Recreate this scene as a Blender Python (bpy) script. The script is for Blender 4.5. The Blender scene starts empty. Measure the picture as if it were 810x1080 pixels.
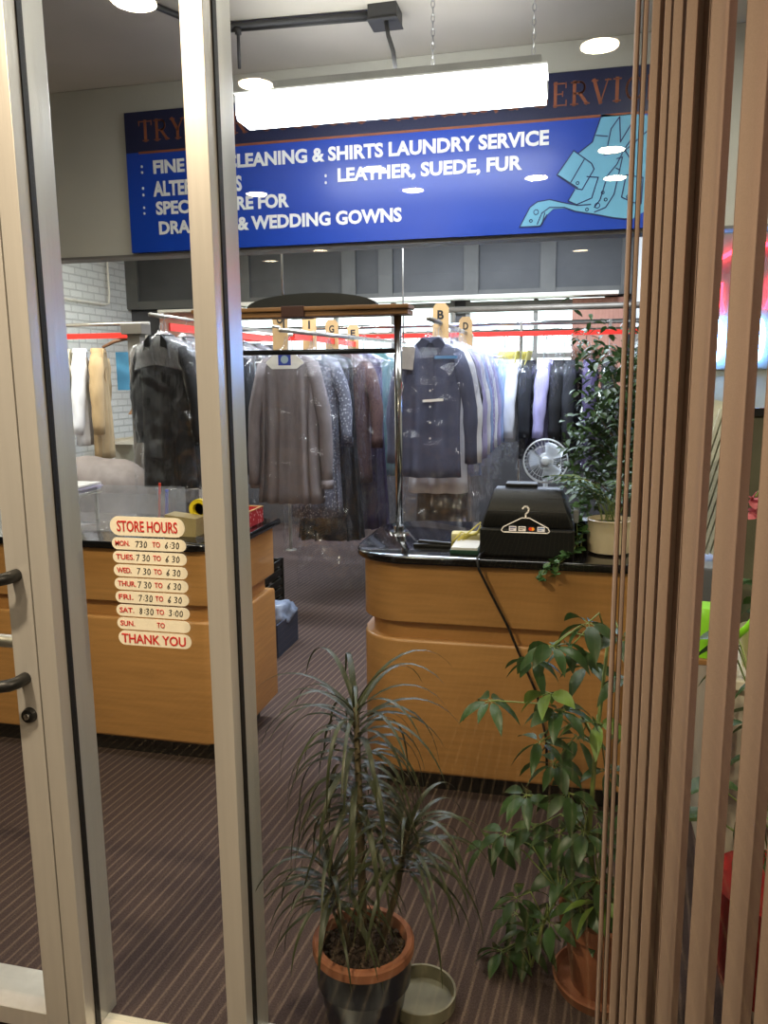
import bpy, bmesh, math, random
from mathutils import Vector, Matrix, noise
C = bpy.context.scene.collection
rnd = random.Random(7)
PI = math.pi
S = bpy.context.scene
S.view_settings.view_transform = 'Standard'
S.view_settings.look = 'None'
S.view_settings.gamma = 1.0
S.view_settings.use_curve_mapping = False
S.view_settings.exposure = 0.56
S.cycles.transparent_max_bounces = 48
S.cycles.max_bounces = 10

# ------------------------------------------------------------------ materials
def lin(c):
    return tuple(((v/255)/12.92 if v/255 <= .04045 else ((v/255+.055)/1.055)**2.4) for v in c)
MATS = {}
def nd(nt, t, **k):
    n = nt.nodes.new(t)
    for a, b in k.items():
        if a in n.inputs.keys(): n.inputs[a].default_value = b
        else: setattr(n, a, b)
    return n
def mat(name, rgb, rough=.6, metal=0, var=.12, scale=8, bump=0, stretch=(1,1,1), bscale=None, trans=0, spec=.5, coat=0):
    if name in MATS: return MATS[name]
    m = bpy.data.materials.new(name); m.use_nodes = True
    nt = m.node_tree; b = nt.nodes['Principled BSDF']; L = nt.links
    c = lin(rgb)
    tc = nd(nt, 'ShaderNodeTexCoord'); mp = nd(nt, 'ShaderNodeMapping'); mp.inputs['Scale'].default_value = stretch
    L.new(tc.outputs['Object'], mp.inputs['Vector'])
    ns = nd(nt, 'ShaderNodeTexNoise', Scale=scale, Detail=4.0); L.new(mp.outputs[0], ns.inputs['Vector'])
    rp = nd(nt, 'ShaderNodeMapRange'); rp.inputs['From Min'].default_value = .3; rp.inputs['From Max'].default_value = .7
    L.new(ns.outputs['Fac'], rp.inputs['Value'])
    mx = nd(nt, 'ShaderNodeMix', data_type='RGBA')
    mx.inputs[6].default_value = (*[v*(1-var) for v in c], 1); mx.inputs[7].default_value = (*[min(1, v*(1+var)) for v in c], 1)
    L.new(rp.outputs[0], mx.inputs[0]); L.new(mx.outputs[2], b.inputs['Base Color'])
    b.inputs['Roughness'].default_value = rough; b.inputs['Metallic'].default_value = metal
    b.inputs['Specular IOR Level'].default_value = spec
    b.inputs['Coat Weight'].default_value = coat
    if bump:
        n2 = nd(nt, 'ShaderNodeTexNoise', Scale=bscale or scale*4, Detail=4.0); L.new(mp.outputs[0], n2.inputs['Vector'])
        bp = nd(nt, 'ShaderNodeBump', Strength=bump, Distance=.01); L.new(n2.outputs['Fac'], bp.inputs['Height']); L.new(bp.outputs[0], b.inputs['Normal'])
    if trans:
        tr = nd(nt, 'ShaderNodeBsdfTranslucent'); L.new(mx.outputs[2], tr.inputs['Color'])
        ms = nd(nt, 'ShaderNodeMixShader'); ms.inputs[0].default_value = trans
        o = nt.nodes['Material Output']; L.new(b.outputs[0], ms.inputs[1]); L.new(tr.outputs[0], ms.inputs[2]); L.new(ms.outputs[0], o.inputs['Surface'])
    MATS[name] = m; return m
def emat(name, rgb, strength, base=None):
    if name in MATS: return MATS[name]
    m = bpy.data.materials.new(name); m.use_nodes = True; nt = m.node_tree
    b = nt.nodes['Principled BSDF']; b.inputs['Base Color'].default_value = (*lin(rgb), 1)
    ns = nd(nt, 'ShaderNodeTexNoise', Scale=3.0)
    b.inputs['Emission Color'].default_value = (*lin(rgb), 1)
    b.inputs['Emission Strength'].default_value = strength
    nt.links.new(ns.outputs['Fac'], b.inputs['Roughness'])
    MATS[name] = m; return m
def glassmat(name, tint=(.95,.97,.96), f0=.035, rough=0.0):
    m = bpy.data.materials.new(name); m.use_nodes = True; nt = m.node_tree; L = nt.links
    for n in list(nt.nodes):
        if n.type != 'OUTPUT_MATERIAL': nt.nodes.remove(n)
    o = nt.nodes['Material Output']
    lw = nd(nt, 'ShaderNodeLayerWeight', Blend=.5)
    pw = nd(nt, 'ShaderNodeMath', operation='POWER'); L.new(lw.outputs['Facing'], pw.inputs[0]); pw.inputs[1].default_value = 5
    mr = nd(nt, 'ShaderNodeMapRange'); mr.inputs['To Min'].default_value = f0; mr.inputs['To Max'].default_value = 1; L.new(pw.outputs[0], mr.inputs['Value'])
    t = nd(nt, 'ShaderNodeBsdfTransparent'); t.inputs[0].default_value = (*tint, 1)
    g = nd(nt, 'ShaderNodeBsdfGlossy'); g.inputs['Roughness'].default_value = rough
    ms = nd(nt, 'ShaderNodeMixShader'); L.new(mr.outputs[0], ms.inputs[0]); L.new(t.outputs[0], ms.inputs[1]); L.new(g.outputs[0], ms.inputs[2]); L.new(ms.outputs[0], o.inputs['Surface'])
    MATS[name] = m; return m
def filmmat(name, haze=.015, edge=.5, col=(.9,.92,.96), face=.07, rough=.09):
    m = bpy.data.materials.new(name); m.use_nodes = True; nt = m.node_tree; L = nt.links
    for n in list(nt.nodes):
        if n.type != 'OUTPUT_MATERIAL': nt.nodes.remove(n)
    o = nt.nodes['Material Output']
    tc = nd(nt, 'ShaderNodeTexCoord'); mp = nd(nt, 'ShaderNodeMapping'); mp.inputs['Scale'].default_value = (1,1,.4)
    L.new(tc.outputs['Object'], mp.inputs['Vector'])
    ns = nd(nt, 'ShaderNodeTexNoise', Scale=30.0, Detail=2.0); ns.inputs['Distortion'].default_value = .8; L.new(mp.outputs[0], ns.inputs['Vector'])
    bp = nd(nt, 'ShaderNodeBump', Strength=.35, Distance=.02); L.new(ns.outputs['Fac'], bp.inputs['Height'])
    lw = nd(nt, 'ShaderNodeLayerWeight', Blend=.5)
    pw = nd(nt, 'ShaderNodeMath', operation='POWER'); L.new(lw.outputs['Facing'], pw.inputs[0]); pw.inputs[1].default_value = 4
    mr = nd(nt, 'ShaderNodeMapRange'); mr.inputs['To Min'].default_value = face; mr.inputs['To Max'].default_value = edge; L.new(pw.outputs[0], mr.inputs['Value'])
    t = nd(nt, 'ShaderNodeBsdfTransparent'); t.inputs[0].default_value = (.97,.97,.98,1)
    g = nd(nt, 'ShaderNodeBsdfGlossy'); g.inputs['Roughness'].default_value = rough; g.inputs[0].default_value = (*col, 1); L.new(bp.outputs[0], g.inputs['Normal'])
    d = nd(nt, 'ShaderNodeBsdfTranslucent'); d.inputs[0].default_value = (*col, 1)
    d2 = nd(nt, 'ShaderNodeBsdfDiffuse'); d2.inputs[0].default_value = (*col, 1)
    dd = nd(nt, 'ShaderNodeMixShader'); dd.inputs[0].default_value = .5; L.new(d.outputs[0], dd.inputs[1]); L.new(d2.outputs[0], dd.inputs[2])
    m1 = nd(nt, 'ShaderNodeMixShader'); m1.inputs[0].default_value = haze; L.new(t.outputs[0], m1.inputs[1]); L.new(dd.outputs[0], m1.inputs[2])
    ms = nd(nt, 'ShaderNodeMixShader'); L.new(mr.outputs[0], ms.inputs[0]); L.new(m1.outputs[0], ms.inputs[1]); L.new(g.outputs[0], ms.inputs[2]); L.new(ms.outputs[0], o.inputs['Surface'])
    MATS[name] = m; return m
def stripemat(name, base, line, period, width, angle, rough=.9, speck=.35, rowvar=0):
    """woven stripes running along `angle` (radians from +Y towards +X)"""
    m = bpy.data.materials.new(name); m.use_nodes = True; nt = m.node_tree; L = nt.links; b = nt.nodes['Principled BSDF']
    tc = nd(nt, 'ShaderNodeTexCoord'); mp = nd(nt, 'ShaderNodeMapping'); mp.inputs['Rotation'].default_value = (0, 0, angle); L.new(tc.outputs['Object'], mp.inputs['Vector'])
    sx = nd(nt, 'ShaderNodeSeparateXYZ'); L.new(mp.outputs[0], sx.inputs[0])
    jn = nd(nt, 'ShaderNodeTexNoise', Scale=60.0); L.new(mp.outputs[0], jn.inputs['Vector'])
    ja = nd(nt, 'ShaderNodeMath', operation='MULTIPLY_ADD'); L.new(jn.outputs['Fac'], ja.inputs[0]); ja.inputs[1].default_value = period*.06; L.new(sx.outputs['X'], ja.inputs[2])
    dv = nd(nt, 'ShaderNodeMath', operation='DIVIDE'); L.new(ja.outputs[0], dv.inputs[0]); dv.inputs[1].default_value = period
    fr = nd(nt, 'ShaderNodeMath', operation='FRACT'); L.new(dv.outputs[0], fr.inputs[0])
    pp = nd(nt, 'ShaderNodeMath', operation='PINGPONG'); L.new(fr.outputs[0], pp.inputs[0]); pp.inputs[1].default_value = .5
    mr = nd(nt, 'ShaderNodeMapRange'); mr.inputs['From Min'].default_value = width; mr.inputs['From Max'].default_value = width*.3; L.new(pp.outputs[0], mr.inputs['Value'])
    n2 = nd(nt, 'ShaderNodeTexNoise', Scale=220.0, Detail=3.0); L.new(tc.outputs['Object'], n2.inputs['Vector'])
    r2 = nd(nt, 'ShaderNodeMapRange'); r2.inputs['From Min'].default_value = .3; r2.inputs['From Max'].default_value = .7; r2.inputs['To Min'].default_value = 1-speck; r2.inputs['To Max'].default_value = 1+speck; L.new(n2.outputs['Fac'], r2.inputs['Value'])
    mx = nd(nt, 'ShaderNodeMix', data_type='RGBA'); mx.inputs[6].default_value = (*lin(base), 1); mx.inputs[7].default_value = (*lin(line), 1); L.new(mr.outputs[0], mx.inputs[0])
    vm = nd(nt, 'ShaderNodeVectorMath', operation='SCALE'); L.new(mx.outputs[2], vm.inputs[0]); L.new(r2.outputs[0], vm.inputs['Scale'])
    L.new(vm.outputs[0], b.inputs['Base Color']); b.inputs['Roughness'].default_value = rough; b.inputs['Specular IOR Level'].default_value = .2
    bp = nd(nt, 'ShaderNodeBump', Strength=.4, Distance=.004); L.new(n2.outputs['Fac'], bp.inputs['Height']); L.new(bp.outputs[0], b.inputs['Normal'])
    MATS[name] = m; return m
def brickmat(name, c1, mortar, bw, bh, rot=(0,0,0)):
    m = bpy.data.materials.new(name); m.use_nodes = True; nt = m.node_tree; L = nt.links; b = nt.nodes['Principled BSDF']
    tc = nd(nt, 'ShaderNodeTexCoord'); sx = nd(nt, 'ShaderNodeSeparateXYZ'); mp = nd(nt, 'ShaderNodeCombineXYZ'); L.new(tc.outputs['Object'], sx.inputs[0]); L.new(sx.outputs['Y'], mp.inputs['X']); L.new(sx.outputs['Z'], mp.inputs['Y'])
    br = nd(nt, 'ShaderNodeTexBrick', Scale=1.0); br.inputs['Brick Width'].default_value = bw; br.inputs['Row Height'].default_value = bh; br.inputs['Mortar Size'].default_value = .008
    br.inputs['Color1'].default_value = (*lin(c1), 1); br.inputs['Color2'].default_value = (*[v*.9 for v in lin(c1)], 1); br.inputs['Mortar'].default_value = (*lin(mortar), 1)
    L.new(mp.outputs[0], br.inputs['Vector']); L.new(br.outputs['Color'], b.inputs['Base Color']); b.inputs['Roughness'].default_value = .55
    bp = nd(nt, 'ShaderNodeBump', Strength=.7, Distance=.02, invert=True); L.new(br.outputs['Fac'], bp.inputs['Height']); L.new(bp.outputs[0], b.inputs['Normal'])
    MATS[name] = m; return m
def patmat(name, base, dot, scale, kind='VORONOI', rough=.8):
    m = bpy.data.materials.new(name); m.use_nodes = True; nt = m.node_tree; L = nt.links; b = nt.nodes['Principled BSDF']
    tc = nd(nt, 'ShaderNodeTexCoord'); v = nd(nt, 'ShaderNodeTexVoronoi' if kind == 'VORONOI' else 'ShaderNodeTexNoise', Scale=scale); L.new(tc.outputs['Object'], v.inputs['Vector'])
    mr = nd(nt, 'ShaderNodeMapRange'); mr.inputs['From Min'].default_value = .25 if kind == 'VORONOI' else .47; mr.inputs['From Max'].default_value = .4 if kind == 'VORONOI' else .53
    L.new(v.outputs['Distance' if kind == 'VORONOI' else 'Fac'], mr.inputs['Value'])
    mx = nd(nt, 'ShaderNodeMix', data_type='RGBA'); mx.inputs[6].default_value = (*lin(dot), 1); mx.inputs[7].default_value = (*lin(base), 1); L.new(mr.outputs[0], mx.inputs[0])
    L.new(mx.outputs[2], b.inputs['Base Color']); b.inputs['Roughness'].default_value = rough
    MATS[name] = m; return m

ALU = mat('satin_aluminium', (206,204,198), .30, .45, .05, 30, .05, (1,1,.05))
GASK = mat('black_rubber', (12,12,13), .6)
GLASS = glassmat('shop_glass')
WOOD = mat('maple_laminate', (194,142,82), .38, 0, .10, 5, 0, (1,1,14), coat=.15)
WOODR = mat('maple_rail', (150,108,66), .4, 0, .18, 6, 0, (1,10,14))
DKWOOD = mat('red_brown_block', (74,42,32), .45)
GRAN = mat('black_granite', (16,16,17), .10, 0, .9, 140, 0, coat=.3)
BLACK = mat('black_plastic', (17,18,18), .42, 0, .2, 30, .08)
BLKM = mat('black_metal', (14,14,15), .4)
CHROME = mat('chrome', (190,192,195), .16, 1, .05)
PIPE = mat('brushed_pipe', (165,160,150), .35, .8, .08)
BRPIPE = mat('brown_grey_pipe', (112,104,92), .45, .4)
CEIL = mat('ceiling_paint', (196,190,180), .9, 0, .05, 3, .1)
SOFF = mat('soffit_paint', (186,184,172), .85, 0, .04, 3, .1)
DARKP = mat('dark_transom', (58,57,55), .5, 0, .25, 2.5)
DARKF = mat('transom_frame', (84,82,76), .55, 0, .12, 5)
DKWALL = mat('dark_back_wall', (70,68,68), .8, 0, .2, 2)
CREAM = mat('cream_paint', (222,214,196), .6, 0, .05)
PANEL = mat('pink_brick_panel', (176,126,106), .8, 0, .12, 8, .2, (6,1,.5))
RED = mat('red_vinyl', (205,40,28), .4, 0, .08)
CARPET = stripemat('striped_carpet', (72,58,55), (104,87,78), .036, .15, math.radians(5.2))
LOBBY = stripemat('lobby_floor_boards', (60,53,46), (150,132,106), .045, .13, 0, .7, .2)
SIGNB = mat('blue_sign_panel', (12,64,172), .32, 0, .05, 2)
SIGND = mat('navy_sign_panel', (20,28,66), .4, 0, .1, 2)
SIGNW = mat('white_lettering', (236,238,236), .5, 0, .03)
ORANGE = mat('orange_lettering', (138,78,50), .5, 0, .08)
LTBLUE = mat('light_blue_art', (104,172,204), .45, 0, .04)
NAVYL = mat('navy_line', (24,44,96), .5)
CREAMSTK = mat('cream_sticker', (236,230,208), .5, 0, .03)
REDTXT = mat('red_print', (196,42,40), .5, 0, .05)
INK = mat('black_ink', (26,25,28), .6)
SLAT = mat('fabric_slat', (178,150,136), .85, 0, .06, 300, .1)
FILM = filmmat('plastic_film', .012, .5, face=.06, rough=.12)
FILMC = filmmat('clear_plastic_film', .005, .45, face=.03, rough=.10)
FILMT = filmmat('thick_plastic_film', .014, .55, (.86,.88,.93), .045, .12)
TERRA = mat('terracotta', (150,92,62), .75, 0, .15, 14, .2)
NAVYG = mat('navy_glaze', (18,22,38), .28, 0, .5, 5, .05, spec=.3)
SOIL = mat('bark_soil', (58,42,32), .95, 0, .5, 50, .8)
CARD = mat('kraft_card', (196,160,112), .8, 0, .08)
BOXB = mat('brown_cardboard', (140,100,66), .85, 0, .12)
WHITE = mat('white_paper', (232,230,224), .7, 0, .03)
WIRE = mat('steel_wire', (170,170,172), .3, .9)
BLUEL = mat('blue_label', (40,62,150), .6)
STEM = mat('woody_stem', (92,80,56), .8, 0, .2)
GSTEM = mat('green_stem', (122,138,72), .6)

# ------------------------------------------------------------------ mesh helpers
def box(bm, c, s, R=None, bev=0):
    vs = []
    for x in (-.5,.5):
        for y in (-.5,.5):
            for z in (-.5,.5):
                v = Vector((x*s[0], y*s[1], z*s[2]))
                if R is not None: v = R @ v
                vs.append(bm.verts.new(v+Vector(c)))
    fs = [bm.faces.new([vs[i] for i in f]) for f in ((0,1,3,2),(4,6,7,5),(0,4,5,1),(2,3,7,6),(0,2,6,4),(1,5,7,3))]
    if bev:
        es = set(e for f in fs for e in f.edges)
        bmesh.ops.bevel(bm, geom=list(es), offset=bev, segments=2, affect='EDGES', profile=.6)
def frame_of(d):
    d = d.normalized(); a = Vector((0,0,1)) if abs(d.z) < .9 else Vector((1,0,0))
    u = d.cross(a).normalized(); return u, u.cross(d).normalized()
def tube(bm, pts, r, seg=8, cap=True, flat=1):
    pts = [Vector(p) for p in pts]; n = len(pts); rings = []
    rr = r if isinstance(r, (list, tuple)) else [r]*n
    u = None
    for i, p in enumerate(pts):
        d = (pts[min(i+1, n-1)]-pts[max(i-1, 0)])
        if d.length < 1e-9: d = Vector((0,0,1))
        d.normalize()
        if u is None: u, w = frame_of(d)
        else:
            u = (u - d*u.dot(d));
            u = u.normalized() if u.length > 1e-6 else frame_of(d)[0]
            w = u.cross(d).normalized()
        rings.append([bm.verts.new(p+(u*math.cos(2*PI*k/seg)+w*flat*math.sin(2*PI*k/seg))*rr[i]) for k in range(seg)])
    for a, b in zip(rings, rings[1:]):
        for k in range(seg): bm.faces.new((a[k], a[(k+1)%seg], b[(k+1)%seg], b[k]))
    if cap: bm.faces.new(rings[0][::-1]); bm.faces.new(rings[-1])
def loft(bm, rings, capa=True, capb=True):
    R = [[bm.verts.new(p) for p in r] for r in rings]; n = len(R[0])
    for a, b in zip(R, R[1:]):
        for k in range(n): bm.faces.new((a[k], a[(k+1)%n], b[(k+1)%n], b[k]))
    if capa: bm.faces.new(R[0][::-1])
    if capb: bm.faces.new(R[-1])
def lathe(bm, prof, c=(0,0,0), seg=32, closed=False):
    c = Vector(c)
    rings = [[c+Vector((max(r,1e-4)*math.cos(2*PI*k/seg), max(r,1e-4)*math.sin(2*PI*k/seg), z)) for k in range(seg)] for r, z in prof]
    loft(bm, rings)
def sphere(bm, c, r, s=(1,1,1), seg=12):
    prof = []
    for i in range(seg//2+1):
        a = -PI/2+PI*i/(seg//2); prof.append((a))
    rings = [[Vector(c)+Vector((max(math.cos(a),.02)*r*s[0]*math.cos(2*PI*k/seg), max(math.cos(a),.02)*r*s[1]*math.sin(2*PI*k/seg), r*s[2]*math.sin(a))) for k in range(seg)] for a in prof]
    loft(bm, rings)
def prism(bm, poly, y0, y1, plane='xz'):
    """extrude a 2D polygon; plane xz -> along y, xy -> along z, yz -> along x"""
    f = {'xz': lambda a, b, t: (a, t, b), 'xy': lambda a, b, t: (a, b, t), 'yz': lambda a, b, t: (t, a, b)}[plane]
    A = [bm.verts.new(f(a, b, y0)) for a, b in poly]; B = [bm.verts.new(f(a, b, y1)) for a, b in poly]
    n = len(poly)
    for k in range(n): bm.faces.new((A[k], A[(k+1)%n], B[(k+1)%n], B[k]))
    bm.faces.new(A[::-1]); bm.faces.new(B)
def ribbon(bm, pts, w, y, t=.001, closed=False):
    """flat stroke of width w in the xz plane"""
    if closed: pts = list(pts)+[pts[0]]
    for (x0,z0), (x1,z1) in zip(pts, pts[1:]):
        dx, dz = x1-x0, z1-z0; l = math.hypot(dx, dz)
        if l < 1e-6: continue
        a = math.atan2(dz, dx)
        box(bm, ((x0+x1)/2, y, (z0+z1)/2), (l+w*.7, t, w), Matrix.Rotation(-a, 3, 'Y'))
def root_off(p):
    v = Vector((0,0,0))
    while p is not None:
        v += p.location; p = p.parent
    return v
def obj(name, bm, m, parent=None, smooth=False, world=True):
    if parent is not None and world:
        bmesh.ops.translate(bm, verts=bm.verts[:], vec=-root_off(parent))
    bmesh.ops.recalc_face_normals(bm, faces=bm.faces[:])
    me = bpy.data.meshes.new(name); bm.to_mesh(me); bm.free()
    if smooth:
        for p in me.polygons: p.use_smooth = True
        if smooth != 'all':
            try: me.set_sharp_from_angle(angle=math.radians(40))
            except Exception: pass
    me.materials.append(m)
    o = bpy.data.objects.new(name, me); C.objects.link(o)
    if parent is not None: o.parent = parent
    return o
def B(): return bmesh.new()
def tag(o, label, cat, group=None, kind=None):
    o['label'] = label; o['category'] = cat
    if group: o['group'] = group
    if kind: o['kind'] = kind
    return o
def thing(name, label, cat, loc=(0,0,0), rotz=0, group=None):
    o = bpy.data.objects.new(name, None); C.objects.link(o); o.location = loc; o.rotation_euler = (0,0,rotz); o.empty_display_size = .1
    return tag(o, label, cat, group)
def struct(name, bm=None, m=None, loc=(0,0,0), smooth=False):
    if bm is None:
        o = bpy.data.objects.new(name, None); C.objects.link(o); o.location = loc
    else: o = obj(name, bm, m, None, smooth)
    o['kind'] = 'structure'; return o
def simple(name, label, cat, c, s, m, bev=0, rz=0, group=None):
    bm = B(); box(bm, c, s, Matrix.Rotation(rz, 3, 'Z'), bev); return tag(obj(name, bm, m), label, cat, group)
def textbm(bm, txt, x0, x1, z0, h, y, bold=0.0, depth=.0012, shear=0):
    """text in the xz plane facing -y fitted to a box"""
    cu = bpy.data.curves.new('t', 'FONT'); cu.body = txt; cu.offset = bold; cu.resolution_u = 3; cu.shear = shear; cu.fill_mode = 'FRONT'; cu.extrude = .004
    o = bpy.data.objects.new('t', cu); C.objects.link(o)
    dg = bpy.context.evaluated_depsgraph_get(); me = bpy.data.meshes.new_from_object(o.evaluated_get(dg))
    xs = [v.co.x for v in me.vertices]; ys = [v.co.y for v in me.vertices]
    a, b, c, d = min(xs), max(xs), min(ys), max(ys)
    if x1 is None: x1 = x0+(b-a)/(d-c)*h
    vs = [bm.verts.new((x0+(v.co.x-a)/(b-a)*(x1-x0), y-(depth if v.co.z > 0 else 0), z0+(v.co.y-c)/(d-c)*h)) for v in me.vertices]
    for p in me.polygons:
        try: bm.faces.new([vs[i] for i in p.vertices])
        except Exception: pass
    bpy.data.objects.remove(o); bpy.data.curves.remove(cu); bpy.data.meshes.remove(me)
    return x1

# ------------------------------------------------------------------ camera
F = 840.; TH = math.radians(13.3); P = math.radians(9.65); R_ = math.radians(.545); HC = 1.65
hd = Vector((-math.sin(TH), math.cos(TH), 0)); zz = Vector((0,0,1))
fw = hd*math.cos(P)-zz*math.sin(P); r0 = Vector((math.cos(TH), math.sin(TH), 0)); u0 = hd*math.sin(P)+zz*math.cos(P)
rt = r0*math.cos(R_)-u0*math.sin(R_); up = u0*math.cos(R_)+r0*math.sin(R_)
cam = bpy.data.cameras.new('camera'); co = bpy.data.objects.new('camera', cam); C.objects.link(co)
cam.sensor_fit = 'HORIZONTAL'; cam.sensor_width = 36; cam.lens = 36*F/810; cam.clip_start = .02
M = Matrix((rt, up, -fw)).transposed().to_4x4(); M.translation = (0,0,HC); co.matrix_world = M
S.camera = co

# ------------------------------------------------------------------ the setting
G = 1.58          # glass plane of the shop front
YB = 8.5          # back wall
CZ = 3.255
bm = B(); box(bm, (-1.5, 5.1, -.05), (8.6, 7.2, .1)); struct('floor', bm, CARPET)
bm = B(); box(bm, (-1.5, -2.7, -.06), (8.6, 8.4, .1)); struct('floor_lobby', bm, LOBBY)
bm = B(); box(bm, (-1.5, 5.05, CZ+.05), (8.6, 7.2, .1)); struct('ceiling', bm, CEIL)
bm = B(); box(bm, (-1.5, -2.7, 2.95), (8.6, 8.4, .1)); struct('ceiling_lobby', bm, mat('lobby_ceiling', (120,112,100), .9))
bm = B(); box(bm, (-1.5, -6.95, 1.45), (8.6, .1, 3.0)); struct('wall_lobby_back', bm, mat('lobby_wall', (70,62,54), .8))
bm = B(); box(bm, (-1.5, 1.53, 3.1), (8.6, .14, .45)); struct('wall_front', bm, SOFF)
bm = B(); box(bm, (-5.02, 5.1, 1.63), (.1, 7.1, 3.25)); struct('wall_left', bm, brickmat('white_brick', (228,226,216), (196,194,184), .21, .075, (PI/2, 0, PI/2)))
bm = B(); box(bm, (2.35, 5.1, 1.63), (.1, 7.1, 3.25)); struct('wall_right', bm, mat('right_wall_paint', (196,190,176), .8))
bm = B(); box(bm, (-1.5, 4.36, 2.802), (7.6, .12, .9)); struct('wall_soffit', bm, SOFF)
bm = B(); box(bm, (-1.5, 4.36, 2.346), (7.6, .13, .014)); struct('trim_1', bm, mat('grey_edge', (110,108,104), .6))
# back wall: piers and panels around the bright windows
bm = B()
box(bm, (-1.5, YB+.05, .6), (7.4, .1, 1.2)); box(bm, (-1.5, YB+.05, 2.84), (7.4, .1, .84))
box(bm, (-4.5, YB+.05, 1.8), (1.4, .1, 1.25)); box(bm, (-1.17, YB+.05, 1.8), (.16, .1, 1.25)); box(bm, (1.25, YB+.05, 1.8), (1.9, .1, 1.25))
struct('wall_back', bm, DKWALL)
DAY = emat('daylit_frost', (226,240,240), 2.6)
FRM = mat('window_frame_paint', (120,116,108), .5)
for i, (a, b) in enumerate(((-3.8, -1.25), (-1.09, .3))):
    w = struct('window_%d' % (i+3), loc=(a, YB, 1.2))
    bm = B(); box(bm, ((a+b)/2, YB+.06, 1.8), (b-a, .02, 1.24)); obj('pane', bm, DAY, w)
    bm = B()
    n = max(2, int((b-a)/.55))
    for k in range(n+1): box(bm, (a+(b-a)*k/n, YB+.01, 1.8), (.045, .06, 1.24))
    for z in (1.22, 1.85, 2.38): box(bm, ((a+b)/2, YB+.01, z), (b-a, .05, .05))
    obj('frame', bm, FRM, w)
    bm = B()
    k = a+.1
    while k < b-.05:
        tube(bm, [(k+.09*math.cos(t*PI/8), YB-.05, 2.0+.12*math.sin(t*PI/8)) for t in range(9)], .006, 6)
        tube(bm, [(k-.09+.18, YB-.05, 2.0), (k+.09, YB-.05, 1.3)], .006, 6); k += .2
    obj('iron_grille', bm, mat('pale_iron', (150,160,150), .5), w)
# dark transom lights above the windows
w = struct('window_5', loc=(-2, YB-.06, 2.46))
xs = (-4.9, -3.55, -2.35, -1.95, -1.05, -.28, .5)
for a, b in zip(xs, xs[1:]):
    bm = B(); box(bm, ((a+b)/2, YB-.035, 2.82), (b-a-.14, .03, .62)); obj('dark_pane', bm, DARKP, w)
bm = B()
for x in xs: box(bm, (x, YB-.05, 2.82), (.15, .08, .78))
for z in (2.47, 3.18): box(bm, (-2.2, YB-.045, z), (5.5, .07, .09))
obj('transom_frame', bm, DARKF, w)
bm = B(); box(bm, (-1.75, YB-.16, 2.435), (4.3, .2, .035)); box(bm, (-4.0, YB-.16, 2.385), (1.0, .2, .03)); struct('trim_2', bm, CREAM)
for i, (a, b) in enumerate(((-4.55, -3.85), (-.03, .42))):
    bm = B()
    k = a
    while k < b: box(bm, (k+.035, YB-.1, 1.95), (.0735, .05, .9), bev=.004); k += .072
    box(bm, ((a+b)/2+.03, YB-.05, 1.95), (b-a, .1, .88))
    struct('trim_%d' % (i+3), bm, PANEL)
bm = B()
for k in range(3): box(bm, (.56+k*.09, YB-.3, 2.55), (.085, .02, 1.35), Matrix.Rotation(.2, 3, 'Z'))
tag(obj('window_blind', bm, WHITE), 'white vertical blind hanging in the far right back corner', 'blind')
# conduit on the brick wall
bm = B(); tube(bm, [(-4.93, 6.3, 2.44), (-4.93, 7.9, 2.44), (-4.93, 7.98, 2.46), (-4.93, 8.0, 2.55), (-4.93, 8.0, 3.2)], .012, 8)
tag(obj('wall_conduit', bm, CREAM, smooth=True), 'pale pipe running along the white painted brick wall', 'pipe')

# ------------------------------------------------------------------ shop front
def frame_bar(bm, x0, x1, z0=0, z1=2.9, y0=None, y1=None):
    y0 = G-.047 if y0 is None else y0; y1 = G+.085 if y1 is None else y1
    box(bm, ((x0+x1)/2, (y0+y1)/2, (z0+z1)/2), (x1-x0, y1-y0, z1-z0), bev=.0015)
d = struct('door_1', loc=(-1.25, G, 0))
bm = B(); frame_bar(bm, -1.256, -1.194, .012, 2.5); obj('stile', bm, ALU, d)
bm = B(); frame_bar(bm, -2.0, -1.256, .012, .062); obj('bottom_rail', bm, ALU, d)
bm = B(); box(bm, (-1.65, G, 1.3), (.80, .006, 2.5)); obj('door_glass', bm, GLASS, d)
def pull(z, dz):
    bm = B(); y = G-.047
    tube(bm, [(-1.226, y+.005, z), (-1.226, y-.03, z), (-1.235, y-.05, z), (-1.26, y-.062, z-.002), (-1.40, y-.066, z-dz)], .0135, 12)
    lathe(bm, [(.0, 0), (.020, 0), (.020, .006), (.0, .008)], (0,0,0), 16)
    return bm
bm = B(); y = G-.047
for z in (1.21, .962):
    tube(bm, [(-1.228, y+.008, z), (-1.228, y-.032, z), (-1.236, y-.05, z), (-1.256, y-.06, z-.001), (-1.42, y-.064, z-.004)], [.015,.0145,.0145,.014,.014], 12)
tube(bm, [(-1.42, y-.064, 1.222), (-1.42, y-.064, .945)], .014, 12)
obj('pull_handle', bm, BLACK, d, 'all')
bm = B(); tube(bm, [(-1.99, G+.12, .985), (-1.246, G+.12, .985)], .017, 12); tube(bm, [(-1.252, G+.12, .985), (-1.252, G+.08, .985)], .014, 10); obj('push_bar', bm, PIPE, d, 'all')
def disc_y(bm, x, y0, y1, z, r, seg=24):
    loft(bm, [[Vector((x+rr*math.cos(2*PI*k/seg), yy, z+rr*math.sin(2*PI*k/seg))) for k in range(seg)] for rr, yy in ((r, y0), (r, (y0*2+y1)/3), (r*.86, y1))])
bm = B(); disc_y(bm, -1.224, y+.002, y-.012, .872, .0185); lk = obj('lock_rim', bm, BLACK, d, True)
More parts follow.
